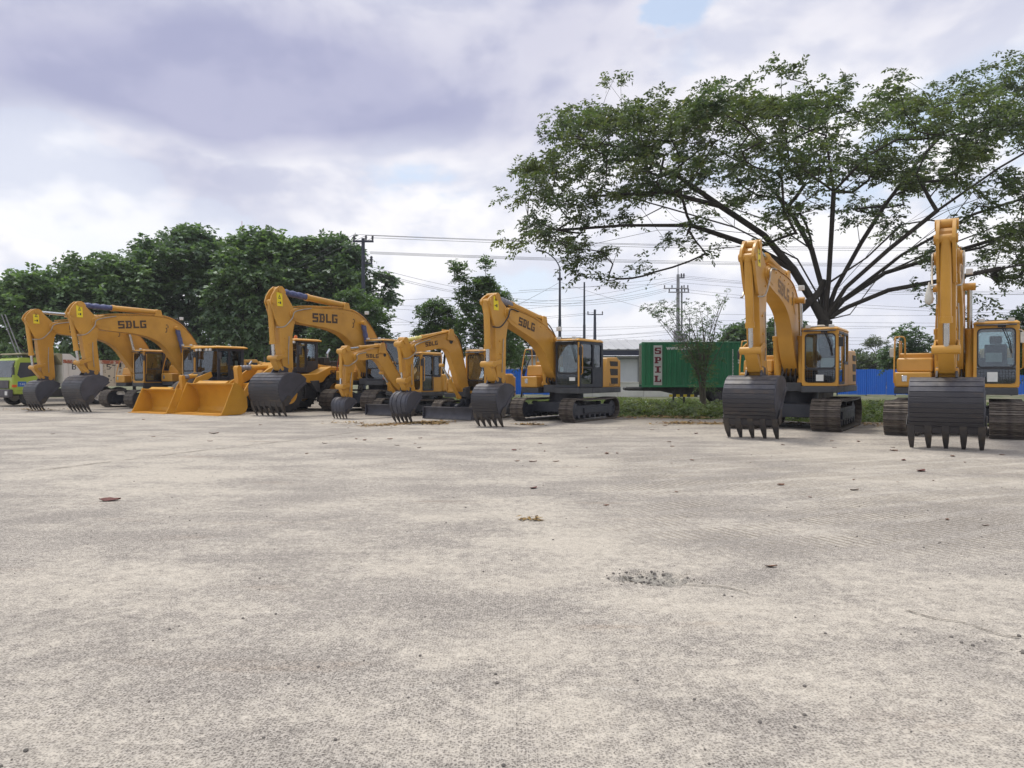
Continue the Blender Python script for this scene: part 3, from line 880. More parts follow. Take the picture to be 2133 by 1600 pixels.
def simple_pole(px_, ytop, D, rad_, label, lamp=False, cross=False, name='street_pole', mat='pole_dark'):
    b = px2w(px_, 0, D)
    zt = CAM_H + (HZ - ytop) / F_PX * D
    r = thing(name, label, 'street lamp' if lamp else 'pole', (b.x, D, 0))
    MB().cyl((0, 0, -.1), (0, 0, zt * .62), rad_ * 1.25, 12, rad_ * 1.15).cyl((0, 0, zt * .62), (0, 0, zt), rad_, 12, rad_ * .7).build('pole', mat, r, smooth=40)
    if lamp:
        pts = catmull([(0, 0, zt - .05), (-.05, 0, zt + .5), (-.4, 0, zt + 1.1), (-1.0, 0, zt + 1.6), (-1.35, 0, zt + 1.72)], 5)
        MB().tube(pts, .05, 8).build('lamp_arm', mat, r, smooth=50)
        MB().loft([[(-1.25, -.09, zt + 1.70), (-1.25, .09, zt + 1.70), (-1.25, .09, zt + 1.80), (-1.25, -.09, zt + 1.80)], [(-1.6, -.14, zt + 1.74), (-1.6, .14, zt + 1.74), (-1.6, .12, zt + 1.88), (-1.6, -.12, zt + 1.88)], [(-1.95, -.08, zt + 1.82), (-1.95, .08, zt + 1.82), (-1.95, .06, zt + 1.88), (-1.95, -.06, zt + 1.88)]]).build('lamp_head', 'deck_grey', r, bevel=.02)
        MB().box(-.2, .2, -.12, .12, zt - .65, zt - .45).build('clamp', 'insulator', r)
    if cross:
        MB().box(-.75, .8, -.12, -.02, zt - .55, zt - .47).build('crossarm', mat, r)
        for x in (-.7, .75):
            m = MB(); insul(m, x, -.07, zt - .468, .8); m.build('insulator', 'insulator', r, smooth=40)
    return r
simple_pole(1166, 568, 62, .11, 'tall dark street lamp with curved arm reaching into the big tree', lamp=True, name='street_lamp')
simple_pole(1217, 588, 65, .10, 'plain dark pole standing next to the street lamp')
simple_pole(1239, 645, 74, .16, 'short dark pole with a small crossarm left of the container', cross=True)
simple_pole(1436, 663, 84, .06, 'thin dark pole behind the bare shrub by the container')
simple_pole(551, 672, 52, .045, 'thin grey post with a bar at the top under the left trees', cross=True, mat='pole_concrete')
def leaning():
    a, b = px2w(26, 712, 47), px2w(4, 655, 47)
    r = thing('leaning_pole', 'pale leaning pole at the left edge of the photo', 'pole', (a.x, 47, 0))
    for dx in (0, .22):
        d = Vector((b.x - a.x, 0, b.z - a.z))
        k = (a.z + .05) / d.z
        MB().cyl((dx - d.x * k, 0, -.05), (b.x - a.x + dx, 0, b.z), .035, 8).build('rail', 'pole_concrete', r)
leaning()
def mast():
    D = 150
    b = px2w(505, 0, D)
    zt = CAM_H + (HZ - 484) / F_PX * D
    r = thing('radio_mast', 'distant red and white lattice mast above the left trees', 'mast', (b.x, D, 0))
    n = 18
    for k in range(n):
        z0, z1 = zt * k / n, zt * (k + 1) / n
        w0, w1 = .55 + 1.2 * (1 - k / n), .55 + 1.2 * (1 - (k + 1) / n)
        m = MB()
        for i, (sx, sy) in enumerate(((-1, -1), (1, -1), (1, 1), (-1, 1))):
            sx2, sy2 = ((1, -1), (1, 1), (-1, 1), (-1, -1))[i]
            m.tube([(sx * w0, sy * w0, z0), (sx * w1, sy * w1, z1)], .07, 4)
            m.tube([(sx * w0, sy * w0, z0), (sx2 * w1, sy2 * w1, z1)], .045, 4)
            m.tube([(sx2 * w0, sy2 * w0, z0), (sx * w1, sy * w1, z1)], .045, 4)
            m.tube([(sx * w1, sy * w1, z1), (sx2 * w1, sy2 * w1, z1)], .05, 4)
        m.build('lattice_section', 'mast_red' if (k // 2) % 2 else 'mast_white', r)
    MB().cyl((0, 0, zt), (0, 0, zt + 2.2), .05, 6).build('antenna', 'mast_red', r)
mast()

def wire(a, b, sag, label, group, r=.013):
    a, b = Vector(a), Vector(b)
    m = MB()
    pts = []
    for k in range(17):
        t = k / 16
        p = a.lerp(b, t)
        p.z -= sag * 4 * t * (1 - t)
        pts.append(p)
    o = m.tube(pts, r, 4).build('power_line', 'wire')
    tag(o, label, 'power line', group)
def W(x0, y0, D0, x1, y1, D1, sag, label, group, r=.013):
    wire(px2w(x0, y0, D0), px2w(x1, y1, D1), sag, label, group, r)
g1 = 'top power lines of the crossarm pole'
for i, (xx, yy, ye) in enumerate(((739, 489, 493), (763, 491, 497), (777, 496, 500))):
    rk = ('highest', 'middle', 'lowest')[i] + ' of the three: '
    W(xx, yy, 49, 2480, ye + 15, 62, .55, rk + 'top power line running right from the crossarm pole', g1)
    W(xx, yy, 49, 330, yy + 160, 55, .5, rk + 'power line running left from the crossarm pole into trees', 'lines behind the left trees')
for i, (yy, ye) in enumerate(((525, 531), (527, 535), (529, 538))):
    W(771, yy, 49, 2480, ye + 12, 62, .5, ('highest', 'middle', 'lowest')[i] + ' of three power lines right of the crossarm pole bracket', 'lower lines of the crossarm pole')
for i, (yy, ye) in enumerate(((553, 600), (562, 609), (566, 612))):
    W(764, yy, 49, 958, ye, 72, .1, ('highest', 'middle', 'lowest')[i] + ' of three power lines slanting down right from the crossarm pole', 'slanting lines of the crossarm pole')
for (a, label) in (((815, 626, 70, 1412, 577, 80, .3), 'power line rising from left to the top of the concrete pole'),
                   ((770, 634, 70, 1412, 580, 80, 1.2), 'upper sagging power line from left to the concrete pole'),
                   ((770, 639, 70, 1412, 583, 80, 1.6), 'lower sagging power line from left to the concrete pole'),
                   ((800, 655, 66, 1000, 706, 70, .1), 'thin power line falling right behind the small excavator boom'),
                   ((805, 695, 66, 1000, 668, 70, .1), 'thin power line rising right behind the small excavator boom'),
                   ((790, 671, 74, 1239, 651, 74, .3), 'power line ending at the short crossarm pole, upper one'),
                   ((790, 677, 74, 1239, 654, 74, .3), 'power line ending at the short crossarm pole, lower one'),
                   ((1068, 640, 62, 1166, 588, 62, .05), 'stay wire rising right to the street lamp clamp'),
                   ((1166, 588, 62, 1352, 645, 80, .05), 'stay wire falling right from the street lamp clamp'),
                   ((1080, 606, 62, 1412, 592, 80, -.1), 'power line crossing behind the street lamp to the concrete pole')):
    W(*a, label, 'power lines left of the concrete pole', .012)
for k, (y0, y1, y2) in enumerate(((604, 598, 585), (610, 602, 590), (616, 605, 594))):
    W(1068, y0 + 18, 66, 1388, y1 + 2, 80, .7, ('highest', 'middle', 'lowest')[k] + ' of three sagging lines meeting the concrete pole crossarm from left', 'lines to the concrete pole crossarm', .012)
for k, (y0, y1) in enumerate(((682, 677), (690, 676), (700, 690), (706, 682), (713, 691))):
    W(1150, y0, 76, 1500, y1 - 6, 84, .2, ('first', 'second', 'third', 'fourth', 'fifth')[k] + ' low power line above the warehouse roof, counted from the top at left', 'low lines above the warehouse roof', .012)
for k, (y0, y1) in enumerate(((574, 600), (577, 604), (581, 590), (589, 596), (602, 640), (608, 646))):
    W(1416, y0, 80, 2500, y1, 75, 1.1, ('highest', 'second', 'third', 'fourth', 'fifth', 'lowest')[k] + ' power line running right from the concrete pole behind the tree', 'lines right of the concrete pole', .013)
for k, (y0, y1, D) in enumerate(((655, 648, 82), (668, 667, 82), (676, 674, 82), (690, 655, 82), (700, 698, 86), (706, 705, 86), (712, 716, 86), (722, 726, 90), (732, 735, 90))):
    W(1500, y0, D, 2500, y1, D, .3, ('highest', 'second', 'third', 'fourth', 'fifth', 'sixth', 'seventh', 'eighth', 'lowest')[k] + ' low power line crossing between the two right-hand excavators', 'low lines right of the container', .013)

# ------------------------------------------------------------------ excavators
TH = 33.0
def rzof(th):
    return -(PI / 2 + rad(th))

def sim(foot, tip, cf, ct):
    """similarity transform in the side plane taking cf->foot, ct->tip"""
    a = complex(ct[0] - cf[0], ct[1] - cf[1]); b = complex(tip[0] - foot[0], tip[1] - foot[1])
    k = b / a
    def f(p):
        z = k * complex(p[0] - cf[0], p[1] - cf[1])
        return (foot[0] + z.real, foot[1] + z.imag)
    return f, abs(k)

BOOM_BIG = dict(foot=(0.2, 1.75), tip=(5.2, 3.95),
    up=[(-0.12, 1.80), (0.02, 2.25), (0.30, 2.72), (0.64, 3.28), (1.02, 3.72), (1.40, 4.02), (2.00, 4.27), (2.80, 4.33), (3.6, 4.30), (4.4, 4.26), (5.02, 4.20), (5.36, 4.10), (5.42, 3.93)],
    lo=[(5.30, 3.76), (4.95, 3.62), (4.3, 3.56), (3.6, 3.50), (3.05, 3.40), (2.55, 3.22), (2.15, 2.92), (1.82, 2.50), (1.45, 2.02), (1.02, 1.66), (0.55, 1.50), (0.10, 1.52)])
BOOM_MED = dict(foot=(0.15, 1.55), tip=(4.0, 3.52),
    up=[(-0.10, 1.60), (0.05, 2.0), (0.42, 2.32), (0.90, 2.72), (1.30, 3.02), (1.75, 3.22), (2.3, 3.40), (2.91, 3.53), (3.5, 3.62), (3.95, 3.68), (4.18, 3.62), (4.22, 3.48)],
    lo=[(4.10, 3.32), (3.80, 3.14), (3.3, 2.98), (2.8, 2.83), (2.3, 2.64), (1.95, 2.42), (1.65, 2.12), (1.40, 1.78), (1.05, 1.50), (0.6, 1.35), (0.10, 1.36)])
BOOM_D1 = dict(foot=(0.8, 1.10), tip=(3.48, 2.23),
    up=[(0.66, 1.14), (0.95, 1.45), (1.30, 1.80), (1.62, 2.18), (1.88, 2.50), (2.12, 2.60), (2.5, 2.57), (3.0, 2.46), (3.45, 2.37), (3.62, 2.30), (3.62, 2.20)],
    lo=[(3.50, 2.12), (3.1, 2.12), (2.7, 2.18), (2.38, 2.14), (2.12, 1.92), (1.75, 1.50), (1.35, 1.12), (1.02, 0.95), (0.75, 0.97)])
BOOM_D2 = dict(foot=(0.75, 1.04), tip=(3.7, 2.47),
    up=[(0.62, 1.08), (0.80, 1.55), (0.98, 2.10), (1.14, 2.55), (1.36, 2.88), (1.70, 3.03), (2.1, 2.98), (2.9, 2.81), (3.6, 2.64), (3.84, 2.56), (3.86, 2.44)],
    lo=[(3.74, 2.34), (3.3, 2.36), (2.7, 2.44), (2.24, 2.50), (1.92, 2.44), (1.70, 2.18), (1.46, 1.72), (1.22, 1.20), (1.00, 0.95), (0.72, 0.92)])
ARM = [(0.46, 0.78), (0.66, 0.74), (0.84, 0.72), (0.90, 0.62), (0.92, 0.48), (0.88, 0.30), (0.78, 0.10), (0.70, -0.14), (0.64, -0.70), (0.54, -1.40), (0.40, -2.05), (0.30, -2.36),
       (0.12, -2.44), (-0.08, -2.36), (-0.12, -2.15), (-0.06, -1.55), (0.00, -0.85), (-0.06, -0.40), (-0.20, -0.12), (-0.18, 0.10), (0.02, 0.26), (0.24, 0.52)]
BUCKET = [(-0.24, -0.26), (0.06, -0.13), (0.48, -0.13), (0.78, -0.28), (0.95, -0.52), (0.99, -0.76), (0.94, -0.98), (0.85, -1.18), (0.74, -1.34)]
BTIP = (0.46, -1.78)

_shoe = {}
def shoe_mesh(p, w):
    key = (round(p, 3), round(w, 3))
    if key not in _shoe:
        h = p / 2 * 0.96
        pr = [(-h, 0.0), (h, 0.0), (h, 0.028), (h * .90, 0.058), (h * .70, 0.058), (h * .62, 0.030), (h * .14, 0.030), (h * .08, 0.054), (-h * .08, 0.054), (-h * .14, 0.030), (-h * .62, 0.030), (-h * .70, 0.058), (-h * .90, 0.058), (-h, 0.028)]
        _shoe[key] = MB().prism(pr, -w / 2, w / 2).mesh('track_shoe', 'track_steel')
    return _shoe[key]

def track(root, yc, L, r, w, s, side, pitch=0.19):
    """crawler track: frame part with idler, sprocket and shoes below it"""
    c = L / 2 - r
    zc = r
    fr = MB()
    ri = r - 0.10 * s
    hw = w * 0.30
    fr.prism([(-c, zc - ri * .62), (c, zc - ri * .62), (c + .05, zc), (c * .9, zc + ri * .50), (-c * .9, zc + ri * .50), (-c - .05, zc)], yc - hw, yc + hw)
    for k in range(7):                       # bottom rollers
        x = -c * .82 + k * c * 1.64 / 6
        fr.cyl((x, yc - hw * 1.12, zc - ri * .72), (x, yc + hw * 1.12, zc - ri * .72), ri * .26, 10)
    for x in (-c * .4, c * .4):              # carrier rollers
        fr.cyl((x, yc - hw * .6, zc + ri * .72), (x, yc + hw * .6, zc + ri * .72), ri * .2, 10)
    sgn = 1 if yc > 0 else -1
    fr.box(-c * .62, c * .58, yc + sgn * hw, yc + sgn * (hw + .05 * s), zc - ri * .40, zc + ri * .22)
    t = fr.build('track', 'blue_black', root, bevel=0.012)
    for nm, x in (('idler', c), ('sprocket', -c)):
        MB().lathe([(ri * .25, -hw * 1.05), (ri * .9, -hw * .8), (ri * .9, hw * .8), (ri * .25, hw * 1.05)], (x, yc, zc), n=20).build(nm, 'blue_black', t, smooth=40)
    per = 4 * c + 2 * PI * r
    n = int(round(per / (pitch * s)))
    p = per / n
    me = shoe_mesh(p, w)
    rp = r - 0.055
    for k in range(n):
        d = (k + .5) * p
        if d < 2 * c:
            x, z, a = -c + d, 0.055, PI
            xx, zz = x, zc - rp
        elif d < 2 * c + PI * r:
            an = (d - 2 * c) / r - PI / 2
            xx, zz = c + rp * math.cos(an), zc + rp * math.sin(an)
            a = PI / 2 - an
        elif d < 4 * c + PI * r:
            q = d - 2 * c - PI * r
            xx = c - q
            zz = zc + rp - 0.035 * s * math.sin(PI * q / (2 * c)) * (1 + .3 * math.sin(3 * PI * q / (2 * c)))
            a = 0
        else:
            an = (d - 4 * c - PI * r) / r + PI / 2
            xx, zz = -c + rp * math.cos(an), zc + rp * math.sin(an)
            a = PI / 2 - an
        o = bpy.data.objects.new('track_shoe', me)
        o.location = (xx, yc, zz)
        o.rotation_euler = (0, a, 0)
        link(o, t)
    return t

def cab_build(root, x0, x1, y0, y1, z0, z1, style, seed=0, cfg=None):
    """operator's cab; front faces +x, door on the +y side"""
    cfg = cfg or {}
    fm = {'yellow': 'yellow', 'black': 'blue_black'}[style]
    W, H, Dp = y1 - y0, z1 - z0, x1 - x0
    t = 0.06
    xm = x0 + Dp * 0.42
    zw = z0 + H * 0.30                      # lower edge of the upper windscreen
    lw = 0.045 if style == 'black' else 0.075
    c = MB()
    c.ring_plate((y0, y1, z0, z1 - .06), (y0 + lw, y1 - lw, z0 + .09, z1 - .15), x1 - t, x1, 'x', 0.05, 0.11)
    c.ring_plate((xm, x1 - t, z0, z1 - .06), (xm + .045, x1 - t - .05, z0 + .10, z1 - .14), y1 - t, y1 - .004, 'y', 0.01, 0.08)
    c.ring_plate((x0 + t, xm, z0, z1 - .06), (x0 + t + .07, xm - .04, z0 + H * .42, z1 - .15), y1 - t, y1 - .004, 'y', 0.01, 0.07)
    c.ring_plate((x0 + t, x1 - t, z0, z1 - .06), (x0 + .16, x1 - t - .06, z0 + H * .36, z1 - .14), y0 + .004, y0 + t, 'y', 0.01, 0.08)
    c.ring_plate((y0, y1, z0, z1 - .06), (y0 + .10, y1 - .10, z0 + H * .42, z1 - .16), x0, x0 + t, 'x', 0.04, 0.08)
    cab = c.build('cab', fm, root, bevel=0.012)
    rm = 'yellow'
    # roof
    rf = MB().loft([[(x0 - .02, y0 - .01, z1 - .06), (x1 + .02, y0 - .01, z1 - .06), (x1 + .02, y1 + .01, z1 - .06), (x0 - .02, y1 + .01, z1 - .06)],
                    [(x0 - .02, y0 - .01, z1 - .02), (x1 + .03, y0 - .01, z1 - .02), (x1 + .03, y1 + .01, z1 - .02), (x0 - .02, y1 + .01, z1 - .02)],
                    [(x0 + .05, y0 + .05, z1 + .03), (x1 - .05, y0 + .05, z1 + .03), (x1 - .05, y1 - .05, z1 + .03), (x0 + .05, y1 - .05, z1 + .03)]])
    rf.build('roof', rm if style == 'yellow' else 'yellow', cab, bevel=0.02)
    MB().box(x1 - .55, x1 - .12, y0 + .14, y1 - .14, z1 + .033, z1 + .06).build('roof_hatch', 'deck_grey', cab, bevel=0.015)
    # floor and lower panels
    MB().box(x0 + t + .002, x1 - t - .002, y0 + t + .002, y1 - t - .002, z0 + .01, z0 + .05).build('floor_panel', 'interior', cab)
    if style == 'yellow':
        MB().box(x1 - .05, x1 - .01, y0 + lw + .01, y1 - lw - .01, z0 + .05, z0 + .086).build('sill_panel', 'yellow', cab)
    # glass
    g = 'glass'
    MB().box(x1 - .040, x1 - .030, y0 + lw - .012, y1 - lw + .012, zw, z1 - .14).build('windshield', cfg.get('glass', g), cab)
    MB().box(x1 - .040, x1 - .030, y0 + lw - .012, y1 - lw + .012, z0 + .08, zw - .03).build('lower_window', 'glass_dark', cab)
    MB().box(x1 - .045, x1 - .012, y0 + lw - .010, y1 - lw + .010, zw - .028, zw - .002).build('window_bar', 'black_paint', cab)
    # black seal around the windscreen
    MB().ring_plate((y0 + lw - .004, y1 - lw + .004, zw - .002, z1 - .146), (y0 + lw + .03, y1 - lw - .03, zw + .03, z1 - .18), x1 - .028, x1 - .012, 'x', 0.10, 0.09).build('window_seal', 'black_paint', cab)
    MB().box(xm + .035, x1 - t - .04, y1 - .035, y1 - .027, z0 + .09, z1 - .13).build('door_window', 'glass_dark' if style == 'black' else 'glass', cab)
    MB().box(x0 + t + .06, xm - .03, y1 - .035, y1 - .027, z0 + H * .41, z1 - .14).build('rear_side_window', 'glass', cab)
    MB().box(x0 + .15, x1 - t - .05, y0 + .027, y0 + .035, z0 + H * .35, z1 - .13).build('side_window', 'glass', cab)
    MB().box(x0 + .027, x0 + .035, y0 + .09, y1 - .09, z0 + H * .41, z1 - .15).build('rear_window', 'glass', cab)
    MB().box(xm + .036, x1 - t - .041, y1 - .026, y1 - .008, z0 + H * .40, z0 + H * .44).box(xm + .07, xm + .10, y1 - .004, y1 + .02, z0 + H * .44 + .02, z0 + H * .44 + .16).build('door_rail', 'black_paint', cab)
    # guard mesh over the lower pane
    if cfg.get('guard'):
        gm = MB()
        a0, a1, b0, b1 = y0 + lw + .02, y1 - lw - .02, z0 + .11, zw - .04
        nx = int((a1 - a0) / .06)
        for k in range(nx + 1):
            a = a0 + (a1 - a0) * k / nx
            gm.box(x1 + .004, x1 + .012, a - .004, a + .004, b0, b1)
        nz = int((b1 - b0) / .06)
        for k in range(nz + 1):
            b = b0 + (b1 - b0) * k / nz
            gm.box(x1 + .013, x1 + .020, a0, a1, b - .004, b + .004)
        gm.build('window_guard', 'black_paint', cab)
    # sun visor and roof lamps
    MB().prism([(x1 + .02, z1 - .07), (x1 + .12, z1 - .10), (x1 + .125, z1 - .085), (x1 + .02, z1 - .05)], y0 + .06, y1 - .06).build('sun_visor', 'black_paint', cab)
    for fy in (.18, .82):
        MB().box(x1 + .03, x1 + .09, y0 + fy * W - .07, y0 + fy * W + .07, z1 + .004, z1 + .085).build('roof_light', 'lamp_glass', cab, bevel=.012)
    # seat, console
    ym = (y0 + y1) / 2
    st = MB()
    sx = x0 + Dp * .28
    st.box(sx, sx + .48, ym - .25, ym + .25, z0 + .42, z0 + .56)
    st.prism([(sx - .02, z0 + .50), (sx + .10, z0 + .50), (sx + .0, z0 + 1.12), (sx - .12, z0 + 1.12)], ym - .25, ym + .25)
    st.prism([(sx - .08, z0 + 1.13), (sx + .0, z0 + 1.13), (sx - .03, z0 + 1.34), (sx - .11, z0 + 1.34)], ym - .14, ym + .14)
    st.box(sx + .05, sx + .4, ym - .18, ym + .18, z0 + .051, z0 + .415)
    st.build('seat', 'seat_cloth', cab, bevel=0.03)
    # dark door frame set into the side
    MB().ring_plate((xm + .012, x1 - t - .012, z0 + .05, z1 - .09), (xm + .06, x1 - t - .065, z0 + .12, z1 - .155), y1 - .003, y1 + .008, 'y', 0.05, 0.07).build('door_frame', 'blue_black', cab)
    MB().ring_plate((x0 + t + .03, xm - .005, z0 + H * .38, z1 - .10), (x0 + t + .085, xm - .05, z0 + H * .43, z1 - .16), y1 - .003, y1 + .006, 'y', 0.05, 0.06).build('window_frame', 'blue_black', cab)
    cs = MB()
    for sgn in (-1, 1):
        cs.box(sx + .1, sx + .62, ym + sgn * .30, ym + sgn * .41, z0 + .35, z0 + .66)
        cs.cyl((sx + .56, ym + sgn * .355, z0 + .66), (sx + .58, ym + sgn * .355, z0 + .86), .022, 8)
    cs.box(x1 - .42, x1 - .30, y0 + .10, y0 + .28, z0 + .05, z0 + .75)
    cs.build('console', 'interior', cab, bevel=0.01)
    # wiper
    wy = y1 - lw - .30
    MB().tube([(x1 + .03, wy, z1 - .10), (x1 + .02, y1 - lw - .16, z0 + H * .70), (x1 + .015, y1 - lw - .10, z0 + H * .52)], .011, 6).tube([(x1 + .035, wy + .05, z1 - .10), (x1 + .025, y1 - lw - .12, z0 + H * .70), (x1 + .02, y1 - lw - .085, z0 + H * .52)], .008, 6).box(x1 + .005, x1 + .06, wy - .08, wy + .09, z1 - .14, z1 - .05).build('wiper', 'black_paint', cab)
    # notices behind / on the screen
    for k, (fy, fz, w, h) in enumerate(cfg.get('papers', [])):
        yy, zz = y0 + fy * W, z0 + fz * H
        xp = x1 - .050 if zz > zw else x1 + .022
        MB().box(xp - .003, xp, yy - w / 2, yy + w / 2, zz - h / 2, zz + h / 2).build('paper_notice', 'paper', cab)
    # grab rail on the door pillar
    MB().tube([(x1 - .10, y1 + .012, z0 + H * .28), (x1 - .10, y1 + .07, z0 + H * .30), (x1 - .10, y1 + .07, z0 + H * .86), (x1 - .10, y1 + .012, z0 + H * .88)], .016, 6).build('grab_rail', cfg.get('rail', 'yellow'), cab, smooth=40)
    return cab

def rod_cyl(root, name, p0, p1, r, split, rodmat, bodymat='yellow'):
    """hydraulic cylinder: body from p0 to the split, rod beyond it"""
    p0, p1 = Vector(p0), Vector(p1)
    q = p0.lerp(p1, split)
    d = (p1 - p0).normalized()
    b = MB().cyl(p0, q, r, 14).cyl(q - d * .10, q + d * .03, r * 1.16, 14).cyl(p0 - d * .02, p0 + d * .10, r * 1.12, 14)
    s = Vector((0, 1, 0))
    b.cyl(p0 - s * r * 1.2, p0 + s * r * 1.2, r * .95, 12)
    o = b.build(name, bodymat, root, smooth=40)
    if rodmat.endswith('wrap'):
        pts, rr = [], []
        for k in range(15):
            pts.append(q.lerp(p1, k / 14) + Vector((0, 0, .008 * math.sin(k * 2.1))))
            rr.append(r * (0.98 + .10 * math.sin(k * 1.7 + p0.x) - .05 * (k % 2)))
        m = MB().tube(pts, rr, 12)
    else:
        m = MB().cyl(q, p1, r * .60, 12)
    m.build('rod', rodmat, o, smooth=50)
    MB().cyl(p1 - s * r * 1.25, p1 + s * r * 1.25, r * .95, 12).build('rod_eye', bodymat, o, smooth=40)
    return o

def bucket_build(root, pin, s, rot, W, nt, cfg):
    """digging bucket hanging from the arm pin, its back turned outwards"""
    ca, sa = math.cos(rot), math.sin(rot)
    def T(p):
        x, z = p[0] * s, p[1] * s
        return (pin[0] + x * ca - z * sa, pin[1] + x * sa + z * ca)
    hw = W / 2
    th = .035 * s
    prof = catmull([(*p, 0) for p in BUCKET], 2)
    prof = [(p[0], p[1]) for p in prof]
    # thickness inwards
    cen = (0.35, -0.78)
    inn = []
    for i, p in enumerate(prof):
        a = prof[max(i - 1, 0)]; b = prof[min(i + 1, len(prof) - 1)]
        nx, nz = -(b[1] - a[1]), (b[0] - a[0])
        l = math.hypot(nx, nz); nx, nz = nx / l, nz / l
        if nx * (cen[0] - p[0]) + nz * (cen[1] - p[1]) < 0:
            nx, nz = -nx, -nz
        inn.append((p[0] + nx * .04, p[1] + nz * .04))
    sh = MB()
    sh.prism([T(p) for p in prof] + [T(p) for p in reversed(inn)], -hw + th, hw - th)
    bk = sh.build('bucket', 'bucket_steel', root, bevel=0.006, smooth=25)
    # side plates
    side = [T(p) for p in prof] + [T((0.62, -1.31)), T((0.36, -0.98)), T((0.04, -0.60)), T((-0.22, -0.40))]
    for sg in (-1, 1):
        MB().prism(side, sg * hw, sg * (hw - th + .002)).build('side_plate', 'bucket_steel', bk, bevel=0.005)
        # welded rim on the opening edge and a side cutter
        MB().prism([T((0.65, -1.32)), T((0.40, -0.99)), T((0.08, -0.60)), T((-0.20, -0.38)), T((-0.27, -0.42)), T((-0.01, -0.66)), T((0.30, -1.04)), T((0.56, -1.37))], sg * (hw + .002), sg * (hw + .022)).build('side_edge', 'bucket_steel', bk)
        MB().prism([T((0.76, -1.26)), T((0.58, -1.02)), T((0.45, -1.00)), T((0.40, -1.18)), T((0.52, -1.38)), T((0.66, -1.42))], sg * (hw + .024), sg * (hw + .05)).build('side_cutter', 'tooth_steel', bk, bevel=0.006)
    # wear strips across the back, each standing proud of the shell
    style = cfg.get('ribs', 'h')
    def offs(i, d):
        p = prof[i]; a = prof[max(i - 1, 0)]; b = prof[min(i + 1, len(prof) - 1)]
        nx, nz = (b[1] - a[1]), -(b[0] - a[0])
        l = math.hypot(nx, nz); nx, nz = nx / l, nz / l
        if nx * (cen[0] - p[0]) + nz * (cen[1] - p[1]) > 0:
            nx, nz = -nx, -nz
        return (p[0] + nx * d, p[1] + nz * d)
    if style == 'h':
        n = len(prof)
        for k in range(5, n - 1):
            a, b = prof[k], prof[k + 1]
            a2, b2 = offs(k, .022), offs(k + 1, .022)
            l0, l1 = .06, .90
            def mx(p, q, f):
                return (p[0] + (q[0] - p[0]) * f, p[1] + (q[1] - p[1]) * f)
            if k % 1 == 0:
                MB().prism([T(mx(a, b, l0)), T(mx(a2, b2, l0)), T(mx(a2, b2, l1)), T(mx(a, b, l1))], -hw + .02, hw - .02).build('wear_strip', 'bucket_worn' if k > 7 else 'bucket_steel', bk, bevel=0.003)
    else:
        for j in range(4):
            y = -hw + W * (j + .5) / 4
            pts = [T(offs(k, .0)) for k in range(2, len(prof) - 1)] + [T(offs(k, .028)) for k in range(len(prof) - 2, 1, -1)]
            MB().prism(pts, y - .035 * s, y + .035 * s).build('wear_strip', 'bucket_steel', bk, bevel=0.004)
    # lip plate and teeth
    MB().prism([T((0.80, -1.28)), T((0.73, -1.44)), T((0.66, -1.44)), T((0.68, -1.28))], -hw - .015, hw + .015).build('lip_plate', 'bucket_worn', bk, bevel=0.006)
    for k in range(nt):
        y = -hw + .05 * s + (W - .10 * s) * k / (nt - 1)
        w0, w1 = .074 * s, .040 * s
        sec = []
        for (px, pz, tk, ww) in ((0.755, -1.26, .075, w0), (0.69, -1.44, .075, w0), (0.60, -1.60, .055, w0 * .85), (BTIP[0], BTIP[1], .012, w1)):
            nx, nz = .9 * tk, -.35 * tk * 0
            a, b = T((px + tk * .8, pz)), T((px - tk * .8, pz))
            sec.append([(a[0], y - ww, a[1]), (a[0], y + ww, a[1]), (b[0], y + ww, b[1]), (b[0], y - ww, b[1])])
        MB().loft(sec).build('tooth', 'tooth_steel', bk, bevel=0.006)
    # hanger ears
    for y in (-.20 * s, .20 * s):
        MB().prism([T((-.12, .02)), T((-.02, .12)), T((.12, .08)), T((.34, .12)), T((.46, .04)), T((.56, -.14)), T((.05, -.15)), T((-.16, -.16))], y - .025 * s, y + .025 * s).build('hanger_ear', 'bucket_steel', bk, bevel=0.006)
    return bk, T

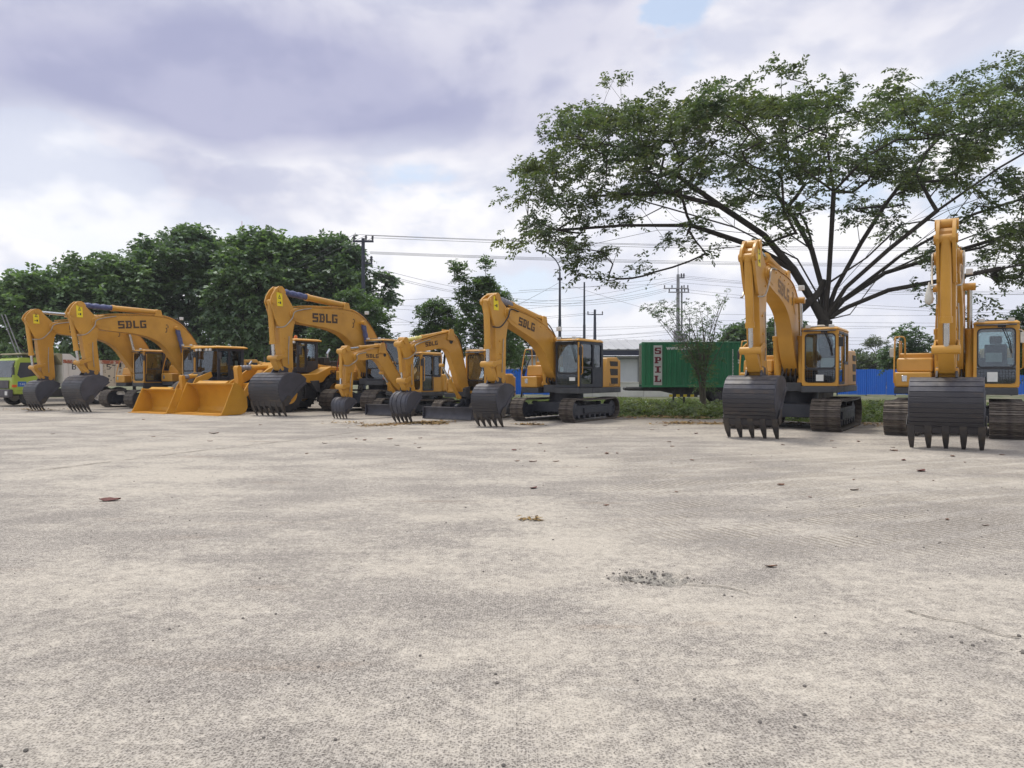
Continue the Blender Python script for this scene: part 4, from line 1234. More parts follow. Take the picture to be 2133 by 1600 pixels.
def excavator(c):
    s = c.get('s', 1.0)
    kind = c['kind']
    mini, med = kind == 'mini', kind == 'med'
    root = thing('excavator', c['label'], 'excavator', (c['pos'][0], c['pos'][1], 0), rzof(c.get('th', TH)), 'yellow excavators parked in a row')
    # ---- undercarriage
    gh, L, r, w = {'big': (1.195, 4.45, .46, .80), 'med': (1.0, 3.75, .41, .52), 'mini': (.875, 2.85, .335, .45)}[kind]
    gh, L, r, w = gh * s, L * s, r * s, w * s
    for sg in (-1, 1):
        track(root, sg * gh, L, r, w, s, sg, {'big': .19, 'med': .171, 'mini': .135}[kind])
    zd = {'big': 1.10, 'med': .98, 'mini': .78}[kind] * s       # underside of the deck
    u = MB()
    xw = L * .26
    u.box(-xw, xw, -gh + w * .3, gh - w * .3, r * .75, r * 1.62)
    u.cyl((0, 0, r * 1.5), (0, 0, zd + .01), .62 * s, 24)
    u.build('undercarriage', 'blue_black', root, bevel=0.015)
    # ---- boom line in the side plane
    spec = {'big': BOOM_BIG, 'med': BOOM_MED}.get(kind) or {'D1': BOOM_D1, 'D2': BOOM_D2}[c['boom']]
    foot = c.get('foot', spec['foot']); tip = c['tip']; pin = c['pin']
    f, kb = sim(foot, tip, spec['foot'], spec['tip'])
    up = [f(p)[:2] for p in spec['up']]; lo = [f(p)[:2] for p in spec['lo']]
    out = [p[:2] for p in catmull([(*p, 0) for p in up], 3)] + [p[:2] for p in catmull([(*p, 0) for p in lo], 3)]
    bw = {'big': .215, 'med': .185, 'mini': .125}[kind] * s
    dkw = {'big': 1.42, 'med': 1.22, 'mini': 1.0}[kind] * s
    dk = 'deck_grey'
    cf, cr, c0, c1, ct = {'big': (1.50, -.38, .44, 1.44, 2.98), 'med': (1.32, -.50, .30, 1.24, 2.86), 'mini': (.72, -.62, .0, .93, 2.56)}[kind]
    cf, cr, c0, c1, ct = cf * s, cr * s, c0 * s, c1 * s, ct * s
    hb = {'big': .19, 'med': .20, 'mini': .16}[kind] * s
    xr = {'big': -2.35, 'med': -2.05, 'mini': -1.15}[kind] * s
    d = MB()
    if mini:
        d.box(xr, cf + .04, -dkw, dkw, zd, zd + hb)
        d.prism([(cf + .03, zd - .05), (foot[0] + .28, zd + .02), (foot[0] + .28, zd + .34), (cf + .03, zd + .42)], -.24 * s, .24 * s)
    else:
        d.box(xr, foot[0] + .12, -dkw, dkw, zd, zd + hb)
        d.box(foot[0] + .125, cf + .02, c0 - .02, dkw - .003, zd, zd + hb - .003)
        d.box(foot[0] + .125, cf - .12, -dkw + .003, -.48 * s, zd, zd + hb - .003)
        d.box(foot[0] - .2, foot[0] + .9 * s, -.36 * s, .36 * s, zd + .02, zd + hb + .1)
        for sg in (-1, 1):      # boom foot brackets
            d.prism([(foot[0] - .45, zd + hb), (foot[0] + .75 * s, zd + hb + .05), (foot[0] + .25, foot[1] + .22), (foot[0] - .22, foot[1] + .22)], sg * (bw + .03), sg * (bw + .08))
    d.build('deck', dk, root, bevel=0.02)
    z1 = zd + hb + .003
    bm_ = MB().prism(out, -bw, bw)
    # flange plates top and bottom, standing a little proud
    boom = bm_.build('boom', 'yellow', root, bevel=0.018 * s, smooth=30)
    ub = [p[:2] for p in catmull([(*p, 0) for p in up[1:-2]], 3)]
    ubt = [(p[0], p[1] + .022) for p in ub]
    MB().prism([(p[0], p[1] + .003) for p in ub] + ubt[::-1], -bw - .02, bw + .02).build('top_plate', 'yellow', boom, smooth=30)
    for (px_, pz_), rr in (((tip[0], tip[1]), .15), (f(spec['up'][5] if not mini else spec['up'][4]), .0), (foot, .14)):
        if rr:
            MB().cyl((px_, -bw - .06 * s, pz_), (px_, bw + .06 * s, pz_), rr * s, 16).build('pin_boss', 'yellow', boom, smooth=40)
    # doubler plates and a row of bolt heads on both flanks
    if not mini:
        for sg in (-1, 1):
            for nm, pl in (('doubler_plate', ((4.62, 3.72), (5.30, 3.80), (5.34, 4.08), (4.95, 4.15), (4.60, 4.10)) if kind == 'big' else ((3.50, 3.16), (4.02, 3.34), (4.14, 3.56), (3.80, 3.60), (3.46, 3.48))),
                           ('doubler_plate', ((1.30, 3.42), (1.62, 3.38), (1.95, 3.70), (1.92, 4.02), (1.50, 3.95)) if kind == 'big' else ((0.95, 2.52), (1.25, 2.45), (1.50, 2.75), (1.42, 2.98), (1.08, 2.80)))):
                MB().prism([f(p) for p in pl], sg * (bw + .001), sg * (bw + .010)).build(nm, 'yellow', boom, bevel=0.004)
            for k in range(5):
                q = f((4.3 - .55 * k, 4.16)) if kind == 'big' else f((3.3 - .40 * k, 3.42 - .075 * k))
                MB().cyl((q[0], sg * (bw + .001), q[1]), (q[0], sg * (bw + .022), q[1]), .020, 6).build('bolt_head', 'yellow', boom)
    # ---- cylinders
    if not mini:
        bc = c.get('cyl') or f((1.62, 3.82) if kind == 'big' else (1.16, 2.78))
        for sg in (-1, 1):
            y = sg * (bw + .14 * s)
            rod_cyl(root, 'boom_cylinder', (foot[0] + .78 * s, y, zd + hb + .12 * s), (bc[0], y, bc[1]), .105 * s, c.get('bsplit', .52), c.get('brod', 'chrome'))
        MB().cyl((bc[0], -bw - .27 * s, bc[1]), (bc[0], bw + .27 * s, bc[1]), .10 * s, 16).build('cylinder_pin', 'yellow', boom, smooth=40)
    else:
        bc = f((1.75, 1.95) if c['boom'] == 'D1' else (1.85, 2.20))
        rod_cyl(root, 'boom_cylinder', (foot[0] + .36, 0, zd + .02), (bc[0] + .25, 0, bc[1] - .28), .065, .56, c.get('brod', 'chrome'))
    # arm
    ks = c.get('ks', 1.0)
    g, ka = sim(tip, pin, (0, 0), (0.05, -2.25))
    def ga(p):
        return g((p[0], p[1] * ks if p[1] > 0 else p[1]))
    aw = bw * .80
    arm = MB().prism([ga(p) for p in ARM], -aw, aw).build('arm', 'yellow', root, bevel=0.016 * s, smooth=30)
    # front plates: twin ears carrying the bucket cylinder, seen from ahead
    for sg in (-1, 1):
        MB().prism([ga(p) for p in ((0.44, 0.80), (0.52, 0.94), (0.64, 1.02), (0.80, 1.00), (0.96, 0.84), (1.11, 0.58), (1.16, 0.34), (1.05, 0.10), (0.90, -0.28), (0.74, -0.55), (0.66, -0.55), (0.70, 0.2), (0.60, 0.55))], sg * (aw + .012), sg * (aw - .055)).build('arm_ear', 'yellow', arm, bevel=0.008)
    for q, rr in (((0.70, 0.86), .12), ((1.02, 0.36), .10), ((0.08, -2.24), .10), ((0.30, -1.66), .075)):
        a = ga(q)
        MB().cyl((a[0], -aw - .05 * s, a[1]), (a[0], aw + .05 * s, a[1]), rr * s, 14).build('pin_boss', 'yellow', arm, smooth=40)
    for sg in (-1, 1):
        for q in ((0.40, -0.55), (0.36, -1.00), (0.30, -1.40), (0.10, -0.30)):
            a = ga(q)
            MB().cyl((a[0], sg * (aw + .001), a[1]), (a[0], sg * (aw + .03), a[1]), .030 * s, 8).build('bolt_head', 'yellow', arm)
        a, b = ga((0.20, -0.90)), ga((0.16, -2.0))
        MB().tube(catmull([(a[0], sg * (aw + .03), a[1]), ((a[0] + b[0]) / 2 + .03, sg * (aw + .05), (a[1] + b[1]) / 2), (b[0], sg * (aw + .03), b[1])], 4), .016 * s, 6).build('grease_line', 'pipe_steel' if sg > 0 else 'yellow', arm, smooth=50)
    # arm cylinder on top of the boom
    a1 = ga((0.66, 0.84))
    a0 = f({'big': (2.38, 4.52), 'med': (1.80, 3.46)}.get(kind, (2.10, 2.72) if c.get('boom') == 'D1' else (1.75, 3.10)))
    rod_cyl(root, 'arm_cylinder', (a0[0], 0, a0[1]), (a1[0], 0, a1[1]), (.125 if not mini else .072) * s, c.get('asplit', .62), c.get('arod', 'chrome'))
    for sg in (-1, 1):
        e = MB()
        e.prism([(a0[0] - .22 * s, a0[1] - .32 * s), (a0[0] + .26 * s, a0[1] - .30 * s), (a0[0] + .10 * s, a0[1] + .10 * s), (a0[0] - .10 * s, a0[1] + .10 * s)], sg * .15 * s, sg * .19 * s)
        e.build('cylinder_bracket', 'yellow', boom, bevel=0.006)
    # bucket cylinder and linkage in front of the arm
    j = ga((0.72, -1.80)); b0 = ga((1.02, 0.36)); la = ga((0.30, -1.66))
    rod_cyl(root, 'bucket_cylinder', (b0[0], 0, b0[1]), (j[0], 0, j[1]), (.105 if not mini else .062) * s, .74, c.get('krod', 'chrome'))
    R0 = math.hypot(*BTIP)
    sb = c['R'] / R0
    tipx = math.sqrt(max(c['R'] ** 2 - pin[1] ** 2, 0.0))
    rot = math.atan2(-pin[1], tipx) - math.atan2(BTIP[1], BTIP[0])
    bk, T = bucket_build(root, pin, sb, rot, c['W'], c.get('teeth', 5), c)
    be = T((0.40, 0.02))
    for sg in (-1, 1):
        lk = MB()
        y0_, y1_ = sg * (aw + .03 * s), sg * (aw + .075 * s)
        dv = Vector((j[0] - la[0], j[1] - la[1])); nn = Vector((-dv.y, dv.x)).normalized() * .07 * s
        lk.prism([(la[0] + nn.x, la[1] + nn.y), (j[0] + nn.x, j[1] + nn.y), (j[0] - nn.x, j[1] - nn.y), (la[0] - nn.x, la[1] - nn.y)], y0_, y1_)
        lk.build('link_arm', 'yellow', root, bevel=0.01)
    h2 = MB()
    dv = Vector((be[0] - j[0], be[1] - j[1])); nn = Vector((-dv.y, dv.x)).normalized() * .085 * s
    h2.prism([(j[0] + nn.x, j[1] + nn.y), (be[0] + nn.x, be[1] + nn.y), (be[0] - nn.x, be[1] - nn.y), (j[0] - nn.x, j[1] - nn.y)], -.165 * sb, .165 * sb)
    h2.cyl((j[0], -aw - .10 * s, j[1]), (j[0], aw + .10 * s, j[1]), .10 * s, 14)
    h2.cyl((be[0], -.23 * sb, be[1]), (be[0], .23 * sb, be[1]), .07 * s, 12)
    h2.build('bucket_link', 'yellow', root, bevel=0.01)
    # hoses and pipes
    for sg in (-1, 1):
        y = sg * (bw + .035)
        p0 = f(spec['up'][-4]); p1 = ga((0.10, 0.30)); p2 = ga((0.42, -0.20)); p3 = ga((0.50, -0.55)); p4 = ga((0.86, -0.62))
        MB().tube(catmull([(p0[0], y, p0[1] - .03), (tip[0] + .02, y + sg * .05, tip[1] + .10), (p2[0] - .25, y + sg * .05, p2[1]), (p3[0], y + sg * .03, p3[1]), (p4[0], y - sg * .03, p4[1])], 4), .022 * s, 6).build('hose', c.get('hose', 'pipe_steel'), arm, smooth=50)
        pts = [f(p) for p in (spec['up'][4:-2] if not mini else spec['up'][3:-2])]
        MB().tube(catmull([(p[0], sg * bw * .72, p[1] + .075) for p in pts], 3), .020 * s, 6).build('hydraulic_pipe', 'yellow', boom, smooth=50)
    for k in range(3):
        pts = [f(p) for p in ((spec['up'][3], spec['up'][4], spec['up'][5], spec['up'][6]) if not mini else (spec['up'][2], spec['up'][3], spec['up'][4]))]
        yy = (-.10 + .10 * k) * s
        MB().tube(catmull([(p[0] - .03, yy, p[1] + .10 + .10 * math.sin(PI * i / (len(pts) - 1))) for i, p in enumerate(pts)], 4), .022 * s, 6).build('hose', 'rubber_hose', boom, smooth=50)
    # warning sticker with a triangle, on the arm's head
    so = ga((0.50, 0.18)); so2 = ga((0.78, 0.80 if ks > .8 else .6))
    sw, shh = (.26, .50) if not mini else (.15, .26)
    if not mini:
        dx, dz = so2[0] - so[0], so2[1] - so[1]
        cxs, czs = (so[0] + so2[0]) / 2 + .08, (so[1] + so2[1]) / 2
        ys = aw + .0
        if ks <= .8:
            shh *= .85
        st = decal('warning_sticker', [(0, 0, sw * s, shh * s)], (cxs + sw * s / 2, aw + .018, czs - shh * s / 2), (-1, 0, 0), (.06, 0, 1), 'sticker_yellow', arm)
        decal('warning_symbol', [(.07, .29, .19, .32), (.09, .33, .11, .36), (.15, .33, .17, .36), (.10, .365, .16, .385), (.115, .39, .145, .43), (.05, .12, .11, .15), (.13, .09, .19, .18)], (cxs + sw * s / 2, aw + .022, czs - shh * s / 2), (-1, 0, 0), (.06, 0, 1), 'letter_black', st)
    # maker's lettering on the boom
    if c.get('logo', True):
        lx, lz, cw, chh = c['logo_at']
        o = f((lx, lz)); e = f((lx - 1.0, lz + c.get('logo_slope', 0.0)))
        U = (e[0] - o[0], 0, e[1] - o[1])
        V = Vector((0, 1, 0)).cross(Vector(U)) * -1
        decal('lettering', block_text('SDLG', cw, chh, cw * .14), (o[0], bw + .006, o[1]), U, V if V.z > 0 else -V, c.get('logo_mat', 'letter_dark'), boom)
    if kind == 'big':
        ko = f((2.10, 3.72))
        decal('lifting_mark', [(.02, .22, .10, .26), (.10, .10, .14, .22), (0, .06, .08, .10), (.04, -.08, .08, .06), (-.02, -.12, .06, -.08)], (ko[0], bw + .006, ko[1]), (-1, 0, 0), (0, 0, 1), 'letter_dark', boom)
    elif mini:
        ko = f((1.95, 2.36) if c['boom'] == 'D1' else (1.72, 2.78))
        MB().cyl((ko[0], bw + .002, ko[1]), (ko[0], bw + .012, ko[1]), .07 if c['boom'] == 'D1' else .10, 12).build('round_emblem', 'letter_black', boom)
    # work lamp on the boom
    if not mini:
        lpz = f((1.36, 4.22) if kind == 'big' else (1.05, 3.12))
        MB().box(lpz[0] - .05, lpz[0] + .07, bw + .04, bw + .20, lpz[1] - .02, lpz[1] + .12).build('work_lamp', 'lamp_glass', boom, bevel=0.012)
    # ---- house
    dkw_ = dkw - .012
    if not mini:
        # right-hand side: step box, tool box and tank
        MB().box(foot[0] + .25, cf - .08, -dkw_, -.52 * s, z1, z1 + .40 * s).build('tool_box', 'yellow', root, bevel=0.04)
        tb = MB().prism([(foot[0] - .15, z1 + .404 * s), (cf - .42 * s, z1 + .404 * s), (cf - .50 * s, z1 + .80 * s), (foot[0] - .15, z1 + .80 * s)], -dkw_ + .02, -.50 * s).build('fuel_tank', 'yellow', root, bevel=0.05)
        MB().box(cf - .078, cf - .066, -dkw_ + .18, -dkw_ + .30, z1 + .14, z1 + .30).build('latch', 'chrome', tb, bevel=0.006)
        MB().box(xr + .5, foot[0] + .1, -dkw_ + .012, -.55 * s, z1, z1 + .95 * s).build('pump_cover', 'yellow', root, bevel=0.04)
        MB().prism([(xr + .35, z1), (cr - .02, z1), (cr - .02, z1 + 1.0 * s), (xr + .55, z1 + 1.12 * s), (xr + .35, z1 + .95 * s)], -.49 * s, c0 + .06).build('engine_hood', 'deck_grey' if kind == 'big' else 'yellow', root, bevel=0.04)
        # left-hand door panel behind the cab, with louvres
        sp = MB().prism([(xr + .12, z1), (cr - .06, z1), (cr - .06, z1 + .45 * s), (cr - .45 * s, z1 + 1.08 * s), (xr + .30, z1 + 1.12 * s), (xr + .12, z1 + 1.0 * s)], c0 + .12, dkw_).build('side_panel', 'yellow', root, bevel=0.03)
        for (va, vb, vc, vd) in ((.30, .62, .12, .34), (.30, .68, .44, .68), (.30, .70, .78, .96)):
            MB().prism([(xr + .10 + va * .55 * s, z1 + vc * s), (xr + .18 + vb * s, z1 + vc * s), (xr + .24 + vb * s, z1 + vd * s), (xr + .10 + va * .55 * s, z1 + vd * s)], dkw_ + .001, dkw_ + .012).build('vent', 'vent_dark', sp)
        if c.get('model'):
            font_mesh('lettering', c['model'], .15, (xr + .95, dkw_ + .005, z1 + .05), (-1, 0, 0), (0, 0, 1), 'letter_black', sp)
        # counterweight
        cwp = [(xr + .10, -dkw), (xr + .10, dkw), (xr - .18, dkw * .92), (xr - .38, dkw * .62), (xr - .45, 0), (xr - .38, -dkw * .62), (xr - .18, -dkw * .92)]
        MB().prism(cwp, zd + .02, z1 + 1.02 * s, 'z').build('counterweight', c.get('cw', 'yellow'), root, bevel=0.06)
        # handrails on the right
        hr = MB()
        xa, ya = cf - .16, -dkw_ + .02
        hr.tube(catmull([(xa, ya - .03, z1 + .10), (xa - .02, ya - .03, z1 + .6), (xa - .22, ya - .03, z1 + 1.30 * s), (xa - .30, ya, z1 + 1.38 * s), (xa - .32, ya + .16, z1 + 1.38 * s), (xa - .32, ya + .20, z1 + 1.25 * s), (xa - .34, ya + .20, z1 + .80 * s)], 4), .022 * s, 7)
        hr.build('handrail', c.get('rail', 'yellow'), root, smooth=50)
        hr = MB()
        hr.tube([(foot[0] - .3, ya + .02, z1 + .80 * s), (foot[0] - .3, ya + .02, z1 + 1.30 * s), (xa - .9, ya + .02, z1 + 1.30 * s), (xa - .9, ya + .02, z1 + .80 * s)], .020 * s, 6)
        hr.build('handrail', c.get('rail', 'yellow'), root, smooth=50)
        MB().cyl((xr + 1.0, -.30 * s, z1 + 1.02 * s), (xr + 1.0, -.30 * s, z1 + 1.52 * s), .065 * s, 12).build('exhaust_pipe', 'black_paint', root, smooth=40)
        # mirror hung on the rail
        MB().box(xa - .26, xa - .20, ya - .16, ya - .04, z1 + .82 * s, z1 + 1.08 * s).build('mirror', c.get('mirror', 'black_paint'), root, bevel=0.02)
        # front hoses between deck and boom foot
        for k in range(4):
            y = (-.22 + .13 * k) * s
            MB().tube(catmull([(foot[0] + .62 * s, y, zd + hb + .05), (foot[0] + .92 * s, y, zd + hb + .22), (foot[0] + .75 * s, y, zd + hb + .55), (foot[0] + .62 * s, y, zd + hb + .95)], 4), .024 * s, 6).build('hose', 'rubber_hose', root, smooth=50)
    else:
        MB().box(xr - .02, cr - .02, -dkw_ + .02, dkw_ - .02, z1, z1 + .72).build('engine_hood', 'yellow', root, bevel=0.07)
        MB().prism([(cr - .015, -dkw_), (cf - .1, -dkw_), (cf - .02, -dkw_ + .18), (cf - .02, c0 - .06), (cr - .015, c0 - .06)], z1, z1 + .42, 'z').build('tool_box', 'yellow', root, bevel=0.05)
        MB().box(cr + .0, cf - .45, -dkw_ + .03, c0 - .08, z1 + .424, z1 + .74).build('fuel_tank', 'yellow', root, bevel=0.06)
        cwp = [(xr + .02, -dkw), (xr + .02, dkw), (xr - .22, dkw * .90), (xr - .42, dkw * .55), (xr - .47, 0), (xr - .42, -dkw * .55), (xr - .22, -dkw * .90)]
        MB().prism(cwp, zd + .02, z1 + .62, 'z').build('counterweight', 'yellow', root, bevel=0.06)
        hr = MB().tube(catmull([(cf - .05, -dkw_ + .05, z1 + .05), (cf - .07, -dkw_ + .05, z1 + .5), (cf - .30, -dkw_ + .06, z1 + 1.15), (cf - .45, -dkw_ + .08, z1 + 1.18), (cf - .48, -dkw_ + .08, z1 + .74)], 4), .020, 7)
        hr.build('handrail', 'yellow', root, smooth=50)
        # dozer blade
        bx = c.get('blade_x', 1.75)
        hb2 = c.get('blade_w', 1.05)
        prf = [(bx + .03, .02), (bx - .05, .10), (bx - .08, .22), (bx - .05, .36), (bx + .01, .44), (bx - .04, .45), (bx - .11, .36), (bx - .13, .22), (bx - .10, .08), (bx - .02, .01)]
        bl = MB().prism(prf, -hb2, hb2).build('dozer_blade', 'bucket_steel', root, bevel=0.006)
        for sg in (-1, 1):
            MB().prism([(bx + .04, .015), (bx + .02, .45), (bx - .14, .40), (bx - .14, .05)], sg * (hb2 + .002), sg * (hb2 + .03)).build('blade_end', 'bucket_steel', bl)
            MB().prism([(bx - .12, .12), (bx - .12, .28), (.55, .42), (.55, .26)], sg * .42, sg * .54).build('blade_arm', 'blue_black', root, bevel=0.01)
        rod_cyl(root, 'blade_cylinder', (.72, .0, .62), (bx - .15, .0, .30), .07, .62, 'chrome', 'blue_black')
        MB().box(.5, .85, -.14, .14, .48, .76).build('swing_post', 'blue_black', root, bevel=0.02)
    cab = cab_build(root, cr, cf, c0, c1, z1, ct, c.get('cab', 'yellow'), 0, c)
    if c.get('pillar'):
        MB().box(cf - .012, cf + .006, c1 - .055, c1 + .004, z1 + .05, ct - .10).build('pillar_strip', c['pillar'], cab, bevel=0.006)
    if c.get('beacon'):
        MB().box(cr + .6, cr + .75, c0 + .2, c0 + .42, ct + .062, ct + .16).build('roof_lamp', 'white_plastic', cab, bevel=0.03)
    # mirror at the cab's door side
    MB().box(cf + .02, cf + .07, c1 + .01, c1 + .13, ct - .55 * s, ct - .28 * s).tube([(cf, c1 - .02, ct - .2), (cf + .04, c1 + .06, ct - .24), (cf + .045, c1 + .07, ct - .40)], .012, 6).build('mirror', c.get('cabmirror', 'black_paint'), cab, bevel=0.012)
    if c.get('bag'):                          # plastic bag knotted on the pipe
        q = ga((0.80, -0.62))
        MB().loft([[(q[0] + rr * math.cos(a), -bw - .10 + rr * .7 * math.sin(a), q[1] + dz) for a in np.linspace(0, 2 * PI, 9)[:-1]] for rr, dz in ((.02, .10), (.04, .02), (.09 + .02 * math.sin(3), -.12), (.12, -.26), (.10, -.34), (.03, -.36))]).build('plastic_bag', 'white_plastic', arm, smooth=60)
    return root

EXCAVATORS = [
 dict(label='leftmost excavator, bare silver rod on its arm cylinder, parked beside the green dump truck', kind='big', s=.95, pos=(-18.33, 38.01), tip=(4.97, 3.80), pin=(5.10, 1.45), ks=.70, R=1.52, W=1.20, teeth=5,
      logo_at=(4.50, 3.70, .28, .34), arod='chrome', brod='chrome', krod='chrome', cab='yellow', logo_slope=.08),
 dict(label='large excavator with blue wrapped cylinder, boom reaching over the first loader bucket', kind='big', s=1.0, pos=(-15.40, 37.00), tip=(5.38, 3.92), pin=(5.40, 1.70), ks=.86, R=1.78, W=1.62, teeth=6,
      logo_at=(4.30, 3.70, .30, .35), arod='blue_wrap', brod='blue_wrap', asplit=.60, cab='yellow', logo_slope=.06),
 dict(label='large excavator with blue wrapped cylinder and black cab, boom arching above the small excavators', kind='big', s=1.05, pos=(-5.91, 33.86), tip=(5.30, 4.00), pin=(5.50, 1.75), ks=.98, R=1.90, W=1.80, teeth=6,
      logo_at=(4.30, 3.70, .31, .37), arod='blue_wrap', brod='blue_wrap', asplit=.60, cab='black', pillar='red_pillar', rail='red_pillar', logo_slope=.02),
 dict(label='small excavator with bare silver arm rod and front blade, left of the two minis', kind='mini', boom='D1', s=.97, pos=(-3.94, 30.18), tip=(3.48, 2.23), pin=(3.76, .80), ks=.42, R=.88, W=.68, teeth=5, ribs='v',
      logo_at=(2.96, 2.24, .15, .145), arod='chrome', cab='yellow', blade_x=1.80, blade_w=1.0, papers=[(.75, .36, .12, .16)], glass='glass_pale', logo_slope=-.02),
 dict(label='small excavator with yellow plastic on its arm cylinder, right of the two minis', kind='mini', boom='D2', s=.97, pos=(-1.32, 27.64), tip=(3.70, 2.47), pin=(3.76, 1.10), ks=.42, R=1.14, W=.76, teeth=5, ribs='v',
      logo_at=(3.12, 2.53, .15, .145), arod='yellow_wrap', cab='yellow', blade_x=1.80, blade_w=1.06, papers=[(.80, .34, .12, .18)], glass='glass_pale', logo_slope=.14),
 dict(label='medium excavator with black cab, whole side in view beside the green container', kind='med', s=.97, pos=(1.94, 26.32), th=33.5, tip=(3.96, 3.50), pin=(4.25, 1.40), ks=.46, R=1.46, W=.95, teeth=5,
      logo_at=(3.46, 3.17, .22, .27), arod='grey_wrap', brod='grey_wrap', bsplit=.62, asplit=.66, cab='black', pillar='yellow', papers=[(.24, .38, .12, .16), (.72, .18, .22, .12)], guard=True, hose='rubber_hose', model='E6135F', logo_slope=-.18),
 dict(label='large excavator under the big tree, seen slightly from its cab side', kind='big', s=.97, pos=(8.70, 22.58), th=32.5, tip=(4.48, 4.12), pin=(4.58, 1.64), ks=.64, R=1.72, W=1.26, teeth=5,
      logo_at=(4.00, 3.66, .30, .36), logo_mat='letter_faded', cab='yellow', guard=True, papers=[(.70, .40, .36, .26), (.50, .14, .20, .18)], bsplit=.56, beacon=True, logo_slope=-.05),
 dict(label='rightmost excavator, facing the viewer head-on with its bucket centred below the arm', kind='big', s=.965, pos=(12.04, 20.07), th=32.7, tip=(4.83, 4.08), pin=(4.86, 1.58), ks=.62, R=1.68, W=1.36, teeth=5,
      logo_at=(3.95, 3.72, .26, .28), cab='yellow', guard=True, papers=[(.45, .46, .34, .22), (.80, .40, .12, .16), (.42, .16, .22, .24)], bsplit=.56, bag=True, cabmirror='white_plastic', mirror='white_plastic'),
]
for c in EXCAVATORS:
    excavator(c)

# ------------------------------------------------------------------ wheels, loaders, truck
def loader(c):
    """articulated wheel loader; origin under the front bucket edge, +x forward"""
    s = c['s']
    root = thing('wheel_loader', c['label'], 'wheel loader', (c['pos'][0], c['pos'][1], 0), rzof(c.get('th', TH)), 'wheel loaders between the excavators')
    Y = 'yellow_loader'
    S = lambda *p: tuple(v * s for v in p)
    wb = c['W'] / 2
    xf, xr = -c['fx'], -c['rx']       # axles
    Rw = .80 * s
    # bucket resting on the ground, mouth forwards
    prof = [(0.0, .03), (-.95, .03), (-1.12, .10), (-1.22, .28), (-1.20, .62), (-1.05, .98), (-.80, 1.22), (-.62, 1.26)]
    prof = [(a * s, b * s) for a, b in prof]
    inner = [(a + .035 * s * (1 if b > .06 else 0), b + (.035 * s if b < .2 * s else 0)) for a, b in prof]
    inner = [(0.0, .065 * s), (-.93 * s, .065 * s), (-1.085 * s, .13 * s), (-1.18 * s, .29 * s), (-1.16 * s, .62 * s), (-1.02 * s, .95 * s), (-.78 * s, 1.18 * s), (-.62 * s, 1.22 * s)]
    bk = MB().prism(prof + inner[::-1], -wb + .03, wb - .03).build('bucket', Y, root, smooth=30)
    sidep = [(.0, .02), (-.95, .02), (-1.13, .09), (-1.24, .28), (-1.22, .63), (-1.07, 1.0), (-.82, 1.25), (-.60, 1.29), (-.30, .62), (-.16, .30)]
    for sg in (-1, 1):
        MB().prism([(a * s, b * s) for a, b in sidep], sg * wb, sg * (wb - .032)).build('side_plate', Y, bk, bevel=0.006)
        MB().prism([(a * s, b * s) for a, b in ((.0, .02), (-.16, .31), (-.30, .63), (-.60, 1.30), (-.66, 1.30), (-.37, .63), (-.22, .30), (-.10, .02))], sg * (wb + .002), sg * (wb + .016)).build('side_edge', Y, bk)
        MB().box(-1.0 * s, -.30 * s, sg * (wb + .002), sg * (wb + .014), .40 * s, .44 * s).build('side_rib', Y, bk)
    MB().prism([(.16 * s, .004), (.16 * s, .022), (.0, .028), (-.30 * s, .028), (-.30 * s, .004)], -wb - .04, wb + .04).build('cutting_edge', Y, bk)
    MB().prism([(-.60 * s, 1.262 * s), (-.70 * s, 1.30 * s), (-.78 * s, 1.36 * s), (-.84 * s, 1.34 * s), (-.80 * s, 1.256 * s)], -wb * .62, wb * .62).build('spill_guard', Y, bk, bevel=0.006)
    # lift arms from the front frame to the bucket
    ym = .62 * s
    pa = (xf - .35 * s, 2.05 * s)
    pb = (-1.30 * s, .30 * s)
    for sg in (-1, 1):
        out = [(pa[0], pa[1] + .14 * s), (pa[0] + .9 * s, 1.86 * s), (-1.95 * s, 1.25 * s), (-1.42 * s, .48 * s), (pb[0] + .02, pb[1] - .05 * s), (pb[0] - .22 * s, pb[1] - .08 * s), (-1.85 * s, .68 * s), (-2.25 * s, 1.05 * s), (pa[0] + .5 * s, 1.55 * s), (pa[0] - .10 * s, 1.92 * s)]
        MB().prism(out, sg * ym, sg * (ym + .075 * s)).build('lift_arm', Y, root, bevel=0.012)
        rod_cyl(root, 'lift_cylinder', (xf + .15 * s, sg * (ym - .12 * s), 1.0 * s), (-2.1 * s, sg * (ym - .12 * s), 1.05 * s), .085 * s, .55, 'chrome', Y)
    MB().box(-2.30 * s, -2.10 * s, -ym, ym, 1.02 * s, 1.26 * s).build('cross_tube', Y, root, bevel=0.02)
    # bell crank and tilt cylinder
    MB().prism([(-1.98 * s, 1.96 * s), (-1.86 * s, 1.98 * s), (-1.80 * s, 1.86 * s), (-1.86 * s, 1.35 * s), (-1.78 * s, .86 * s), (-1.88 * s, .70 * s), (-2.02 * s, .80 * s), (-2.14 * s, 1.30 * s), (-2.04 * s, 1.82 * s)], -.13 * s, .13 * s).build('bell_crank', Y, root, bevel=0.02)
    MB().prism([(-1.86 * s, .86 * s), (-1.84 * s, .70 * s), (-1.30 * s, .60 * s), (-1.26 * s, .76 * s)], -.10 * s, .10 * s).build('tilt_link', Y, root, bevel=0.01)
    rod_cyl(root, 'tilt_cylinder', (xf - .15 * s, 0, 1.95 * s), (-1.92 * s, 0, 1.88 * s), .115 * s, .62, 'grey_wrap', Y)
    # front frame
    ff = MB().prism([(xf + .75 * s, .75 * s), (xf + .55 * s, 1.45 * s), (xf - .05 * s, 2.15 * s), (xf - .55 * s, 2.15 * s), (xf - .85 * s, 1.4 * s), (xf - .85 * s, .70 * s)], -.42 * s, .42 * s)
